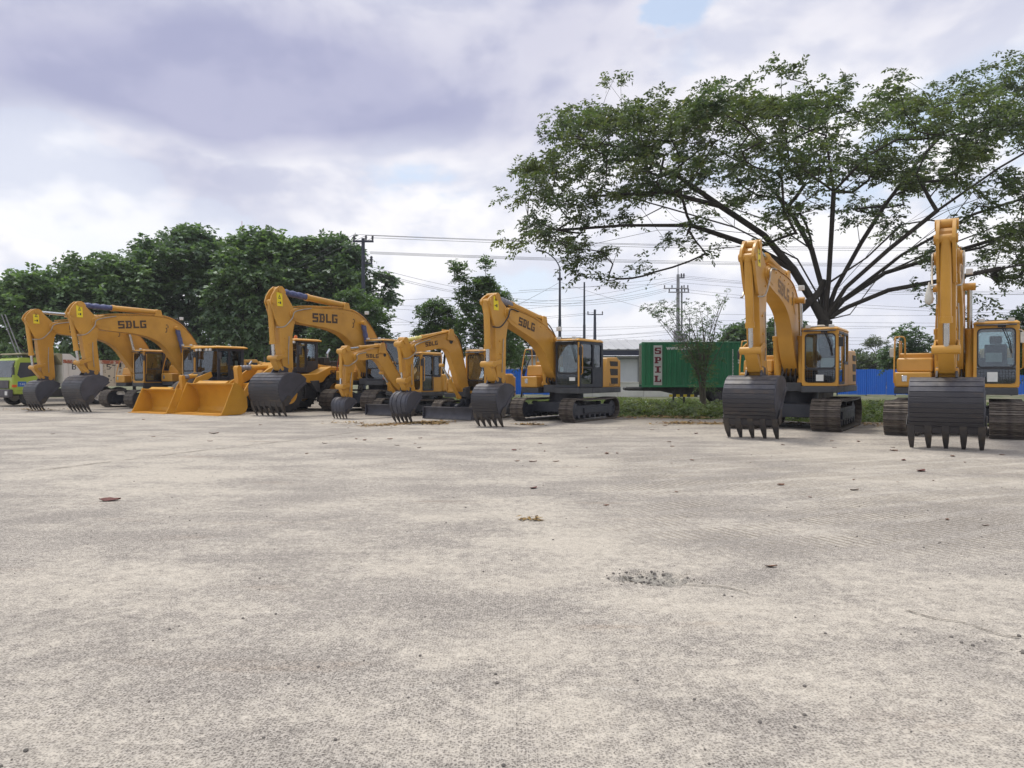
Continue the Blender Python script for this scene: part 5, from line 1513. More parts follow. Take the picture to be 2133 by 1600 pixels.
    ff.cyl((xf, -.85 * s, Rw), (xf, .85 * s, Rw), .22 * s, 14)
    ff.build('front_frame', 'black_paint' if c.get('dark') else Y, root, bevel=0.02)
    # fenders
    for sg in (-1, 1):
        pts, pin_ = [], []
        for k in range(9):
            a = rad(30 + 130 * k / 8)
            pts.append((xf + Rw * 1.16 * math.cos(a), Rw + Rw * 1.16 * math.sin(a)))
            pin_.append((xf + Rw * 1.12 * math.cos(a), Rw + Rw * 1.12 * math.sin(a)))
        MB().prism(pts + pin_[::-1], sg * .72 * s, sg * 1.32 * s).build('front_fender', 'black_paint', root, smooth=40)
    # rear frame, belly and hood
    rfm = MB().box(xr - 1.2 * s, xf - .95 * s, -.50 * s, .50 * s, .62 * s, 1.30 * s)
    rfm.cyl((xr, -.85 * s, Rw), (xr, .85 * s, Rw), .22 * s, 14)
    rfm.box(xr + .95 * s, xf - 1.15 * s, -1.05 * s, 1.05 * s, .55 * s, 1.20 * s)
    rfm.build('rear_frame', 'black_paint', root, bevel=0.02)
    cx1, cx0 = -c['cab'][0], -c['cab'][1]        # cab front and back
    hd = MB().prism([(cx0 - .02, 1.34 * s), (cx0 - .02, 2.10 * s), (xr - 1.05 * s, 1.98 * s), (xr - 1.45 * s, 1.80 * s), (xr - 1.50 * s, 1.34 * s)], -.62 * s, .62 * s).build('hood', Y, root, bevel=0.05)
    MB().box(xr - 1.35 * s, cx0 - .55 * s, -.55 * s, .55 * s, 2.02 * s, 2.26 * s).build('intake_grille', 'deck_grey', hd, bevel=0.02)
    for k in range(12):
        xx = cx0 - .70 * s - k * .10 * s
        MB().box(xx - .03 * s, xx + .03 * s, .552 * s, .562 * s, 2.09 * s, 2.21 * s).build('louvre', 'vent_dark', hd)
    # rear fender platform with the rear arch
    for sg in (-1, 1):
        arch = [(cx1 + .30 * s, 1.30 * s), (cx1 + .30 * s, 1.62 * s), (cx1 - .55 * s, 1.66 * s), (cx0 - .15 * s, 1.98 * s), (xr - .55 * s, 1.96 * s), (xr - 1.25 * s, 1.52 * s), (xr - 1.32 * s, 1.18 * s)]
        for k in range(9):
            a = rad(160 - 128 * k / 8)
            arch.append((xr + Rw * 1.14 * math.cos(a), Rw + Rw * 1.14 * math.sin(a)))
        arch.append((xr + Rw * 1.5, 1.22 * s))
        MB().prism(arch, sg * .66 * s, sg * 1.30 * s).build('rear_fender', Y, root, bevel=0.03)
        MB().prism([(xr + Rw * 1.30, 1.36 * s), (xr + Rw * 1.95, 1.34 * s), (xr + Rw * 1.45, .86 * s), (xr + Rw * 1.22, .86 * s)], sg * .95 * s, sg * 1.335 * s).build('step', 'deck_grey', root, bevel=0.02)
        wheel(root, (xf, sg * 1.08 * s, Rw), Rw, .58 * s, side=sg)
        wheel(root, (xr, sg * 1.08 * s, Rw), Rw, .58 * s, side=sg)
    # ladder rails
    MB().tube([(cx0 - .25 * s, 1.28 * s, 1.45 * s), (cx0 - .27 * s, 1.28 * s, 2.45 * s), (cx0 - .55 * s, 1.28 * s, 2.45 * s), (cx0 - .55 * s, 1.28 * s, 1.9 * s)], .018 * s, 6).build('handrail', 'black_paint', root, smooth=40)
    MB().tube([(cx0 - .85 * s, 1.28 * s, 1.9 * s), (cx0 - .85 * s, 1.28 * s, 2.45 * s), (cx0 - 1.4 * s, 1.28 * s, 2.40 * s)], .018 * s, 6).build('handrail', 'black_paint', root, smooth=40)
    # air filter and exhaust beside the hood
    MB().cyl((cx0 - .95 * s, .25 * s, 2.1 * s), (cx0 - .95 * s, .25 * s, 2.62 * s), .06 * s, 10).cyl((cx0 - .93 * s, .25 * s, 2.60 * s), (cx0 - 1.10 * s, .25 * s, 2.82 * s), .06 * s, 10).build('exhaust_pipe', 'chrome', root, smooth=40)
    MB().box(cx0 - .75 * s, cx0 - .40 * s, .15 * s, .62 * s, 2.12 * s, 2.42 * s).build('filter_box', 'black_paint', root, bevel=0.02)
    # cab with wide glass
    H0, H1, cw = c['cab'][2], c['cab'][3], c['cab'][4]
    cb = MB()
    cb.ring_plate((-cw, cw, H0, H1), (-cw + .06, cw - .06, H0 + .22, H1 - .10), cx1 - .06, cx1, 'x', .03, .08)
    cb.ring_plate((-cw, cw, H0, H1), (-cw + .07, cw - .07, H0 + .5, H1 - .10), cx0, cx0 + .06, 'x', .03, .08)
    xm = (cx0 + cx1) / 2 + .08
    for sg in (-1, 1):
        a, b = (cw - .06, cw - .004) if sg > 0 else (-cw + .004, -cw + .06)
        cb.ring_plate((xm, cx1 - .06, H0, H1), (xm + .06, cx1 - .12, H0 + .22, H1 - .10), a, b, 'y', .01, .07)
        cb.ring_plate((cx0 + .06, xm, H0, H1), (cx0 + .14, xm - .05, H0 + .52, H1 - .10), a, b, 'y', .01, .07)
    cab = cb.build('cab', 'blue_black', root, bevel=0.01)
    MB().loft([[(cx0 - .14, -cw - .10, H1 + .003), (cx1 + .20, -cw - .10, H1 + .003), (cx1 + .20, cw + .10, H1 + .003), (cx0 - .14, cw + .10, H1 + .003)], [(cx0 - .14, -cw - .10, H1 + .06), (cx1 + .20, -cw - .10, H1 + .06), (cx1 + .20, cw + .10, H1 + .06), (cx0 - .14, cw + .10, H1 + .06)], [(cx0, -cw, H1 + .11), (cx1 + .05, -cw, H1 + .11), (cx1 + .05, cw, H1 + .11), (cx0, cw, H1 + .11)]]).build('roof', Y, cab, bevel=0.015)
    MB().box(cx1 - .038, cx1 - .028, -cw + .05, cw - .05, H0 + .2, H1 - .09).build('windshield', 'glass', cab)
    MB().box(cx0 + .028, cx0 + .038, -cw + .06, cw - .06, H0 + .48, H1 - .09).build('rear_window', 'glass', cab)
    for sg in (-1, 1):
        MB().box(xm + .05, cx1 - .11, sg * (cw - .038), sg * (cw - .028), H0 + .2, H1 - .09).build('door_window', 'glass', cab)
        MB().box(cx0 + .13, xm - .04, sg * (cw - .038), sg * (cw - .028), H0 + .5, H1 - .09).build('rear_side_window', 'glass', cab)
        for yy in (.30, .62):
            MB().box(cx1 + .13, cx1 + .20, sg * yy * s - .07, sg * yy * s + .07, H1 - .11, H1 - .002).build('work_lamp', 'lamp_glass', cab, bevel=.012)
        MB().box(cx1 + .08, cx1 + .13, sg * (cw + .22), sg * (cw + .40), H1 - .62 * s, H1 - .25 * s).tube([(cx1, sg * cw, H1 - .2), (cx1 + .10, sg * (cw + .30), H1 - .22)], .014, 6).build('mirror', 'black_paint', cab, bevel=.015)
    st = MB().box(cx0 + .30, cx0 + .78, -.26, .26, H0 + .40, H0 + .54)
    st.box(cx0 + .22, cx0 + .34, -.25, .25, H0 + .50, H0 + 1.15)
    st.build('seat', 'seat_cloth', cab, bevel=.03)
    MB().cyl((cx1 - .25, 0, H0 + .05), (cx1 - .42, 0, H0 + .80), .05, 10).lathe([(.21, -.012), (.21, .012), (.19, .012), (.19, -.012)], (cx1 - .42, 0, H0 + .82), 'z', 20).box(cx1 - .30, cx1 - .10, -.35, .35, H0 + .02, H0 + .45).build('steering_column', 'interior', cab)
    MB().box(cx0 + .07, cx1 - .07, -cw + .065, cw - .065, H0 + .01, H0 + .05).build('floor_panel', 'interior', cab)
    MB().box(cx1 + .004, cx1 + .010, -.30 * s, .30 * s, H0 + .02, H0 + .34).build('front_panel', Y, cab)
    decal('lettering', block_text('SDLG', .10, .09, .018), (cx1 + .008, -.23, H1 - .09), (0, 1, 0), (0, 0, 1), 'letter_white', cab)
    MB().box(cx0 + .30, cx0 + .45, cw - .055, cw - .045, H0 + .60, H0 + .95).build('paper_notice', 'paper', cab)
    MB().box(xm + .15, xm + .42, cw - .055, cw - .045, H0 + .70, H0 + 1.10).build('paper_notice', 'paper', cab)
    if c.get('beacon'):
        MB().lathe([(.01, 0), (.08, 0), (.08, .10), (.05, .16), (.01, .17)], (cx0 + .9, .2, H1 + .112), 'z', 14).build('beacon', 'beacon_orange', cab, smooth=40)
    # lettering on the hood side
    decal('lettering', block_text('SDLG', .20 * s, .19 * s, .035 * s), (cx0 - .15 * s, 1.302 * s, 1.62 * s), (-1, 0, 0), (0, 0, 1), 'letter_black', root)
    return root
loader(dict(label='smaller loader, its bucket half hidden behind the other loader bucket', s=.80, pos=(-15.12, 30.7), W=2.5, fx=2.30, rx=4.95, cab=(2.75, 4.10, 1.30, 2.78, .80), dark=True))
loader(dict(label='larger loader with orange roof beacon and the widest yellow bucket', s=1.0, pos=(-12.58, 29.45), W=3.1, fx=3.50, rx=6.25, cab=(4.55, 5.75, 1.72, 3.12, .66), beacon=True))

def truck():
    root = thing('dump_truck', 'lime green dump truck with scuffed white tipper body behind the leftmost excavator', 'truck', (-25.42, 39.90, 0), rzof(34))
    # +x forward, y=0 is the centre line; near (left) side at +y
    hw = 1.10
    cabp = [(-.10, .62), (1.75, .62), (1.86, 1.0), (1.82, 1.45), (1.62, 2.42), (1.45, 2.52), (-.10, 2.54)]
    cab = MB().prism(cabp, -hw, hw).build('cab', 'truck_green', root, bevel=.06)
    for sg in (-1, 1):
        MB().prism([(.55, 1.62), (1.46, 1.46), (1.60, 1.62), (1.46, 2.26), (.55, 2.28)], sg * (hw + .002), sg * (hw + .010)).build('side_window', 'window_dark', cab)
        MB().prism([(.60, .80), (1.60, .80), (1.60, .81), (.60, .81)], sg * (hw + .002), sg * (hw + .006)).build('door_seam', 'letter_black', cab)
        MB().box(1.62, 1.84, sg * (hw - .16), sg * (hw + .012), .98, 1.12).build('indicator', 'orange_lens', cab, bevel=.01)
        wheel(root, (.95, sg * .92, .48), .48, .28, 'truck_white', False, sg)
        for xw in (-2.5, -3.75):
            wheel(root, (xw, sg * .82, .48), .48, .50, 'truck_white', False, sg)
        MB().tube([(1.70, sg * (hw + .02), 2.30), (1.86, sg * (hw + .16), 2.20), (1.86, sg * (hw + .16), 1.70)], .018, 6).box(1.82, 1.88, sg * (hw + .06), sg * (hw + .26), 1.62, 2.02).build('mirror', 'black_paint', cab)
    MB().loft([[(1.835, -hw + .08, 1.50), (1.835, hw - .08, 1.50), (1.66, hw - .12, 2.36), (1.66, -hw + .12, 2.36)], [(1.850, -hw + .08, 1.50), (1.850, hw - .08, 1.50), (1.675, hw - .12, 2.36), (1.675, -hw + .12, 2.36)]]).build('windshield', 'window_dark', cab)
    MB().box(1.80, 2.02, -hw - .03, hw + .03, .45, .88).build('bumper', 'truck_bumper', root, bevel=.05)
    MB().box(1.862, 1.90, -.8, .8, .92, 1.34).build('grille', 'truck_bumper', cab, bevel=.02)
    for sg in (-1, 1):
        MB().box(2.015, 2.03, sg * .72, sg * 1.0, .58, .78).build('headlight', 'lamp_glass', root, bevel=.01)
    MB().box(-4.4, 1.7, -.45, .45, .55, .85).build('chassis', 'chassis_black', root)
    MB().box(-.9, .2, .5, 1.05, .45, .9).cyl((-1.5, .8, .7), (-.95, .8, .7), .22, 12).build('fuel_tank', 'chassis_black', root, bevel=.02)
    font_mesh('lettering', 'BT 54', .27, (.62, hw + .012, 1.18), (-1, 0, 0), (0, 0, 1), 'letter_black', cab)
    MB().box(1.18, 1.58, hw + .004, hw + .010, 1.02, 1.28).build('door_sticker', 'blue_sticker', cab)
    font_mesh('lettering', 'T-RE', .13, (1.50, hw + .014, 1.10), (-1, 0, 0), (0, 0, 1), 'letter_white', cab)
    # tipper body
    zb, zt = 1.02, 2.42
    bw = 1.22
    body = MB()
    body.box(-4.9, .08, -bw, bw, zb, zb + .12)
    body.box(-4.9, .08, -bw, -bw + .06, zb + .121, zt)
    body.box(-4.9, .08, bw - .06, bw, zb + .121, zt)
    body.box(.02, .08, -bw + .061, bw - .061, zb + .121, zt)
    body.box(-4.9, -4.84, -bw + .061, bw - .061, zb + .121, zt)
    bo = body.build('tipper_body', 'truck_white', root, bevel=.01)
    bo.location.x = -.62
    MB().prism([(.09, zt - .25), (.09, zt + .34), (.30, zt + .36), (2.05, zt + .34), (2.10, zt + .26), (.40, zt + .24)], -bw, bw).build('cab_guard', 'truck_khaki', bo, bevel=.01)
    MB().prism([(.085, zt + .001), (.085, zt + .34), (-.30, zt + .34), (-.75, zt + .002)], bw - .07, bw + .01).build('front_gusset', 'truck_white', bo, bevel=.01)
    for sg in (-1, 1):
        MB().box(-4.9, .06, sg * (bw + .002), sg * (bw + .05), zt - .16, zt + .03).build('top_rail', 'truck_rust_rail', bo, bevel=.01)
        MB().box(-4.9, .06, sg * (bw + .002), sg * (bw + .05), zb - .02, zb + .14).build('bottom_rail', 'truck_rusty', bo, bevel=.01)
        for k in range(6):
            xp = -.05 - k * .92
            MB().prism([(xp - .14, zb + .14), (xp + .14, zb + .14), (xp + .09, zt - .17), (xp - .09, zt - .17)], sg * (bw + .002), sg * (bw + .09)).build('side_post', 'truck_white' if k < 3 else 'truck_rusty', bo, bevel=.02)
        for k in range(5):
            xa, xb_ = -.20 - k * .92, -.82 - k * .92
            MB().box(xb_, xa, sg * (bw + .001), sg * (bw + .016), zb + .15, zt - .18).build('side_sheet', 'truck_white' if k < 2 else 'truck_rusty', bo)
    for ch, xx, zz in (('B', -.38, 1.92), ('5', -2.24, 1.94), ('4', -3.30, 1.94)):
        decal('lettering', block_text(ch, .22, .30, 0), (xx, bw + .022, zz), (-1, 0, 0), (0, 0, 1), 'letter_black', bo)
    rng = random.Random(5)
    sc_ = []
    for k in range(42):
        xx = rng.uniform(2.1, 4.5)
        zz = rng.uniform(1.25, 2.2)
        sc_.append((xx, zz, xx + rng.uniform(.03, .16), zz + rng.uniform(.012, .05)))
    sc2 = []
    for r in sc_:
        if all(r[2] < q[0] or r[0] > q[2] or r[3] < q[1] or r[1] > q[3] for q in sc2):
            sc2.append(r)
    decal('paint_scuffs', sc2, (0, bw + .019, 0), (-1, 0, 0), (0, 0, 1), 'letter_black', bo)
truck()

# ------------------------------------------------------------------ vegetation
def lobes_px(lst, seed, D):
    """sample twig-tip positions in ellipsoids given by photo position, depth offset and radii in metres"""
    r = np.random.RandomState(seed)
    out = []
    for (x, y, dD, rx, rz, n) in lst:
        c = np.array(px2w(x, y, D + dD))
        d = r.normal(size=(n, 3))
        d /= np.linalg.norm(d, axis=1)[:, None]
        q = r.rand(n) ** .34
        out.append(c + d * q[:, None] * np.array([rx, max(rx, rz) * 1.05, rz]))
    return np.concatenate(out)

def skeleton(clusters, limbs, seed, bend=.12, nmid=3):
    """grow branches from hand-laid limbs to every twig tip; returns nodes, parents, tip flags"""
    r = np.random.RandomState(seed)
    P, par, dist = [], [], []
    for lim in limbs:
        prev = -1
        for k, p in enumerate(lim):
            p = np.array(p, float)
            if k == 0 and P:
                dd = np.linalg.norm(np.array(P) - p, axis=1)
                j = int(dd.argmin())
                if dd[j] < .06:
                    prev = j
                    continue
                prev = j
            P.append(p)
            par.append(prev)
            dist.append(0 if prev < 0 else dist[prev] + np.linalg.norm(p - P[prev]))
            prev = len(P) - 1
    root = P[0]
    order = np.argsort(np.linalg.norm(clusters - root, axis=1))
    tips = []
    arr = np.array(P)
    da = np.array(dist)
    for i in order:
        c = clusters[i]
        d = np.linalg.norm(arr - c, axis=1)
        low = np.maximum(0, arr[:, 2] - c[2])
        j = int((d + .10 * da + 1.4 * low).argmin())
        p0 = arr[j]
        L = np.linalg.norm(c - p0)
        m = max(1, min(nmid, int(L / .6)))
        off = r.normal(size=3) * bend * L * np.array([1, 1, .5])
        off[2] -= .06 * L
        prev = j
        newp = []
        for k in range(1, m + 1):
            t = k / m
            q = p0 + (c - p0) * t + off * 4 * t * (1 - t) * .5
            P.append(q); par.append(prev)
            dist.append(dist[prev] + np.linalg.norm(q - P[prev]))
            prev = len(P) - 1
            newp.append(q)
        tips.append(prev)
        arr = np.vstack([arr, np.array(newp)])
        da = np.append(da, dist[-m:])
    return np.array(P), np.array(par), np.array(tips)

def branches(name, P, par, tips, R0, rt, mat, parent, n=5, keep=0.0):
    cnt = np.zeros(len(P))
    cnt[tips] += 1
    for i in range(len(P) - 1, 0, -1):
        if par[i] >= 0:
            cnt[par[i]] += cnt[i]
    cnt = np.maximum(cnt, 1)
    e = math.log(R0 / rt) / math.log(max(cnt.max(), 2))
    rad_ = rt * cnt ** e
    mb_v, mb_f = [], []
    ang = np.arange(n) * 2 * PI / n
    ca, sa = np.cos(ang), np.sin(ang)
    for i in range(len(P)):
        j = par[i]
        if j < 0:
            continue
        a, b = P[j], P[i]
        ra, rb = min(rad_[j], rad_[i] * 1.35), rad_[i]
        t = b - a
        l = np.linalg.norm(t)
        if l < 1e-5:
            continue
        t /= l
        u = np.cross(t, [0.3, .2, 1.0]); u /= np.linalg.norm(u) + 1e-9
        v = np.cross(t, u)
        base = len(mb_v)
        nn = n if ra > .05 else 4
        cc, ss = (ca, sa) if nn == n else (np.array([1, 0, -1, 0]), np.array([0, 1, 0, -1]))
        a2 = a - t * min(ra * .5, l * .3)
        for k in range(nn):
            mb_v.append(tuple(a2 + ra * (cc[k] * u + ss[k] * v)))
        for k in range(nn):
            mb_v.append(tuple(b + rb * (cc[k] * u + ss[k] * v)))
        mb_f += [(base + k, base + (k + 1) % nn, base + nn + (k + 1) % nn, base + nn + k) for k in range(nn)]
    me = bpy.data.meshes.new(name)
    me.from_pydata(mb_v, [], mb_f)
    me.materials.append(MAT[mat])
    me.polygons.foreach_set('use_smooth', [True] * len(me.polygons))
    o = bpy.data.objects.new(name, me)
    return link(o, parent)

def fronds(C, origin, nfr, L, nl, ll, lw, droop, seed, up=.25, spread=1.0):
    """feathery compound leaves around every twig tip; returns (N,4,3) leaflets and a tone each"""
    r = np.random.RandomState(seed)
    N = len(C)
    out = C - np.array(origin)
    out /= np.linalg.norm(out, axis=1)[:, None] + 1e-9
    d = r.normal(size=(N, nfr, 3)) * np.array([1, 1, .45]) * spread + out[:, None, :] * .8
    d[..., 2] += up
    d /= np.linalg.norm(d, axis=2)[..., None]
    Ls = L * (.6 + .7 * r.rand(N, nfr))
    t = np.linspace(.22, 1.0, nl)
    st = C[:, None, :] + r.normal(size=(N, nfr, 3)) * L * .25
    dr = droop * (.6 + .8 * r.rand(N, nfr))
    pos = st[:, :, None, :] + d[:, :, None, :] * (Ls[:, :, None] * t)[..., None]
    pos[..., 2] -= dr[:, :, None] * Ls[:, :, None] * t ** 2
    tan = np.repeat(d[:, :, None, :], nl, 2).copy()
    tan[..., 2] -= 2 * dr[:, :, None] * t
    tan /= np.linalg.norm(tan, axis=3)[..., None]
    side = np.cross(tan, np.array([0, 0, 1.0]) + r.normal(size=tan.shape) * .25)
    side /= np.linalg.norm(side, axis=3)[..., None] + 1e-9
    qs, tn = [], []
    for sg in (-1, 1):
        ld = side * sg * .85 + tan * .65 + r.normal(size=tan.shape) * .22
        ld[..., 2] -= .28
        ld /= np.linalg.norm(ld, axis=3)[..., None]
        nrm = np.cross(ld, tan) + r.normal(size=tan.shape) * .35
        wv = np.cross(ld, nrm)
        wv /= np.linalg.norm(wv, axis=3)[..., None] + 1e-9
        k = (.75 + .5 * r.rand(*tan.shape[:3]))[..., None]
        a = pos
        b = pos + ld * ll * k * .5 + wv * lw * k * .5
        c = pos + ld * ll * k
        e = pos + ld * ll * k * .5 - wv * lw * k * .5
        qs.append(np.stack([a, b, c, e], axis=3).reshape(-1, 4, 3))
        base = .5 + .16 * r.normal(size=(N, 1, 1)) + .10 * r.normal(size=(N, nfr, 1)) + .07 * r.normal(size=tan.shape[:3])
        tn.append(base.reshape(-1))
    return np.concatenate(qs), np.clip(np.concatenate(tn), .08, .95)

def tree(name, label, cat, base, clusters, limbs, leafm, barkm, R0, rt, leaf, seed, group=None, origin=None, bend=.12):
    root = thing(name, label, cat, (base[0], base[1], 0), 0, group)
    off = np.array([base[0], base[1], 0.0])
    Cl = clusters - off
    lim = [[np.array(p) - off for p in l] for l in limbs]
    P, par, tips = skeleton(Cl, lim, seed, bend)
    branches('trunk', P, par, tips, R0, rt, barkm, root)
    org = np.array(origin) - off if origin is not None else Cl.mean(0) - np.array([0, 0, 2.0])
    Q, tn = fronds(Cl, org, leaf['nfr'], leaf['L'], leaf['nl'], leaf['ll'], leaf['lw'], leaf['droop'], seed + 1, leaf.get('up', .25))
    quad_mesh('crown', Q, leafm, root, tn)
    return root

def rain_tree():
    D = 34.0
    B = np.array([px2w(1716, 0, D).x, D, -.1])
    r = np.random.RandomState(11)
    tx = lambda x, y, dd=0: np.array(px2w(x, y, D + dd))
    # crown envelope measured on the photo: upper and lower outline by column
    xs = np.array([1085, 1105, 1135, 1180, 1260, 1350, 1450, 1560, 1680, 1800, 1900, 2000, 2100, 2200, 2300, 2380])
    top = np.array([490, 345, 330, 262, 235, 232, 210, 205, 215, 212, 215, 200, 165, 180, 230, 330])
    bot = np.array([508, 508, 505, 520, 560, 560, 520, 500, 490, 500, 535, 560, 590, 600, 560, 440])
    C = []
    nsp = 0
    while nsp < 360:
        x = r.uniform(1095, 2370)
        a, b = np.interp(x, xs, top), np.interp(x, xs, bot)
        u = r.rand() ** 1.4
        y = a + (b - a) * u
        # keep the underside open so the limbs show
        if u > .60 and 1250 < x < 2050 and r.rand() < .66:
            continue
        if x < 1170 and .30 < (y - 345) / 240 < .55 and r.rand() < .8:
            continue
        k = abs(x - 1716) / 680
        dy = 7.0 * math.sqrt(max(0.04, 1 - k * k)) * (1 - .35 * u)
        c0 = tx(x, y, r.uniform(-1, 1) * dy)
        nsp += 1
        sz = r.uniform(.55, 1.15)
        tilt = -.12 * np.sign(x - 1716)
        for q in range(r.randint(3, 6)):          # a flat spray of twigs
            o2 = r.normal(size=3) * np.array([.62, .62, .16]) * sz
            o2[2] += tilt * o2[0]
            C.append(c0 + o2)
    # shoots standing clear of the crown and sprays hanging below it
    for (x, y) in ((1280, 160), (1292, 178), (1265, 172), (1385, 192), (1360, 205), (1195, 236), (1225, 232), (1245, 240), (1178, 285), (1205, 282), (1610, 135), (1598, 150), (1625, 148), (1650, 155), (1663, 150), (1640, 165), (1500, 175), (1493, 190), (1545, 185), (1460, 190), (1685, 180), (1758, 172), (1748, 188), (1860, 165), (1880, 170), (1840, 185), (1990, 165), (2005, 172), (2030, 160), (2060, 140), (2110, 122), (2128, 130), (2095, 140), (1330, 260), (1310, 250),
                   (1052, 498), (1070, 508), (1092, 512), (1085, 352), (1100, 360), (1120, 362), (1100, 450), (1120, 445), (1140, 460), (1205, 545), (1205, 570), (1240, 570), (1265, 575), (1290, 582), (1310, 560), (1340, 548), (1360, 565), (1440, 520), (1470, 530), (1500, 520), (1890, 600), (1930, 610), (1945, 640), (2040, 560), (2080, 575), (2010, 610), (2060, 620), (2020, 660), (1980, 650), (2090, 480), (2120, 470)):
        C.append(tx(x + r.uniform(-4, 4), y + r.uniform(-4, 4), r.uniform(-2.5, 2.5)))
    C = np.array(C)
    f = tx(1716, 668)
    limbs = [[B, tx(1722, 790), tx(1716, 700), f]]
    def lb(*pts):
        limbs.append([f] + [tx(*p) for p in pts])
    lb((1690, 625, 0), (1650, 560, -.6), (1590, 490, -1), (1500, 430, -1.5), (1380, 400, -2), (1230, 410, -2.5))
    lb((1712, 600, .4), (1690, 520, 1), (1640, 430, 1.5), (1560, 350, 2), (1450, 290, 2.5))
    lb((1725, 590, -.3), (1730, 500, -.8), (1735, 400, -1.2), (1720, 300, -1.5))
    lb((1740, 600, .3), (1790, 510, .8), (1840, 430, 1.5), (1900, 350, 2), (1960, 280, 2.5))
    lb((1760, 600, -.5), (1850, 520, -1.5), (1950, 440, -2.5), (2080, 350, -3.5), (2200, 280, -4))
    lb((1755, 625, .5), (1840, 570, 2), (1950, 520, 3), (2080, 470, 4), (2220, 430, 5))
    lb((1765, 640, 0), (1850, 605, -1), (1960, 585, -2), (2080, 560, -3), (2180, 545, -3.5))
    lb((1745, 600, .8), (1800, 540, 3), (1880, 470, 5), (1980, 400, 6.5))
    lb((1700, 610, .8), (1660, 540, 3), (1580, 470, 5), (1480, 400, 6.5))
    lb((1770, 655, .2), (1800, 615, .6), (1830, 570, 1.0), (1870, 530, 1.4))
    limbs.append([tx(1650, 560, -.6), tx(1560, 510, -.4), tx(1440, 470, 0), tx(1300, 470, .5), tx(1160, 480, 1)])
    limbs.append([tx(1590, 490, -1), tx(1490, 480, -2.2), tx(1370, 480, -3.2), tx(1230, 510, -4), tx(1120, 500, -4)])
    limbs.append([tx(1690, 520, 1), tx(1600, 460, 2.5), tx(1480, 420, 4), tx(1330, 400, 5), tx(1180, 360, 5)])
    limbs.append([tx(1500, 430, -1.5), tx(1400, 360, -1.5), tx(1300, 310, -1), tx(1200, 290, -1)])
    limbs.append([tx(1735, 400, -1.2), tx(1640, 330, -2.5), tx(1560, 270, -3.5)])
    limbs.append([tx(1735, 400, -1.2), tx(1800, 330, -2.5), tx(1870, 260, -3.5)])
    for k in range(16):                       # slender limbs fanning out low from the fork
        sg = -1 if k % 2 else 1
        ex = 1716 + sg * r.uniform(260, 560)
        ey = r.uniform(330, 500) - .12 * (abs(ex - 1716) - 400)
        dd = r.uniform(-5, 5)
        cand = [l for l in limbs[1:] if (l[1][0] - f[0]) * sg > 0 and len(l) > 3]
        l0 = cand[r.randint(len(cand))]
        st = np.array(l0[r.randint(1, 3)])
        e = tx(ex, ey, dd)
        m1 = st + (e - st) * np.array([.30, .30, .40]) + r.normal(size=3) * .18; m2 = st + (e - st) * np.array([.64, .64, .74]) + r.normal(size=3) * .22
        limbs.append([st, m1, m2, e])
    t = tree('rain_tree', 'huge spreading tree with umbrella crown behind the two right-hand excavators', 'tree', B, C, limbs, 'leaf_rain', 'bark', .35, .008,
             dict(nfr=8, L=.58, nl=5, ll=.19, lw=.085, droop=.40, up=.08), 21, origin=(B[0], B[1], 3.0), bend=.07)
    # second leaning trunk left of the main one
    mb = MB()
    pts = [tx(1700, 800, -.3), tx(1682, 740, -.3), tx(1664, 690, -.3), tx(1660, 655, -.3), tx(1678, 635, -.2), tx(1705, 610, 0), tx(1716, 585, .2)]
    mb.tube(catmull([tuple(p - B * np.array([1, 1, 0])) for p in pts], 4), [.30 - .007 * k for k in range(25)], 9)
    mb.build('side_trunk', 'bark', t, smooth=60)
rain_tree()

def lt(label, trunk_px, D, lobes, seed, leafm='leaf_left', top=None, R0=.26, leaf=None, group='trees behind the left machines', name='roadside_tree', barkm='bark', rt=.016):
    C = lobes_px(lobes, seed, D)
    b = px2w(trunk_px, 0, D)
    zc = C[:, 2].mean()
    zl = C[:, 2].min()
    B = np.array([b.x, D, -.1])
    f = np.array([b.x + .2, D, max(1.2, zl * .75)])
    limbs = [[B, np.array([b.x + .1, D, f[2] * .5]), f]]
    for (x, y, dD, rx, rz, n) in lobes[:6]:
        c = np.array(px2w(x, y, D + dD))
        limbs.append([f, f + (c - f) * .35 + np.array([0, 0, .25]), f + (c - f) * .7 + np.array([0, 0, .1]), c])
    leaf = leaf or dict(nfr=8, L=.85, nl=5, ll=.32, lw=.17, droop=.35, up=.15)
    return tree(name, label, 'tree', B, C, limbs, leafm, barkm, R0, rt, leaf, seed, group)
lt('tree at the far left edge, its loose grey-green crown over the green truck cab', 55, 50, [(12, 640, 0, 1.7, .9, 34), (66, 608, 0, 2.0, .9, 50), (126, 606, .5, 2.2, 1.0, 60), (35, 690, 0, 1.8, 1.1, 26), (100, 655, 0, 2.4, 1.2, 50), (-60, 640, 0, 2.4, 1.4, 34)], 31)
lt('tree with broad low crown above the two leftmost booms', 215, 52, [(190, 578, 0, 2.3, 1.1, 62), (252, 572, .3, 2.3, 1.1, 66), (160, 625, -.5, 2.6, 1.4, 70), (240, 635, -.5, 2.8, 1.6, 80), (292, 592, 0, 2.2, 1.4, 54), (200, 690, 0, 3.0, 1.2, 44)], 32)
lt('tallest tree of the left group, its top nearest the lattice mast on the left', 400, 55, [(332, 534, 0, 1.6, 1.1, 50), (398, 508, 0, 1.4, 1.0, 46), (448, 540, .4, 2.0, 1.1, 60), (385, 560, -.5, 3.2, 1.7, 100), (330, 610, -.5, 2.8, 1.9, 80), (430, 620, -.3, 3.0, 2.0, 80), (380, 690, 0, 3.2, 1.6, 70)], 33, 'leaf_dark')
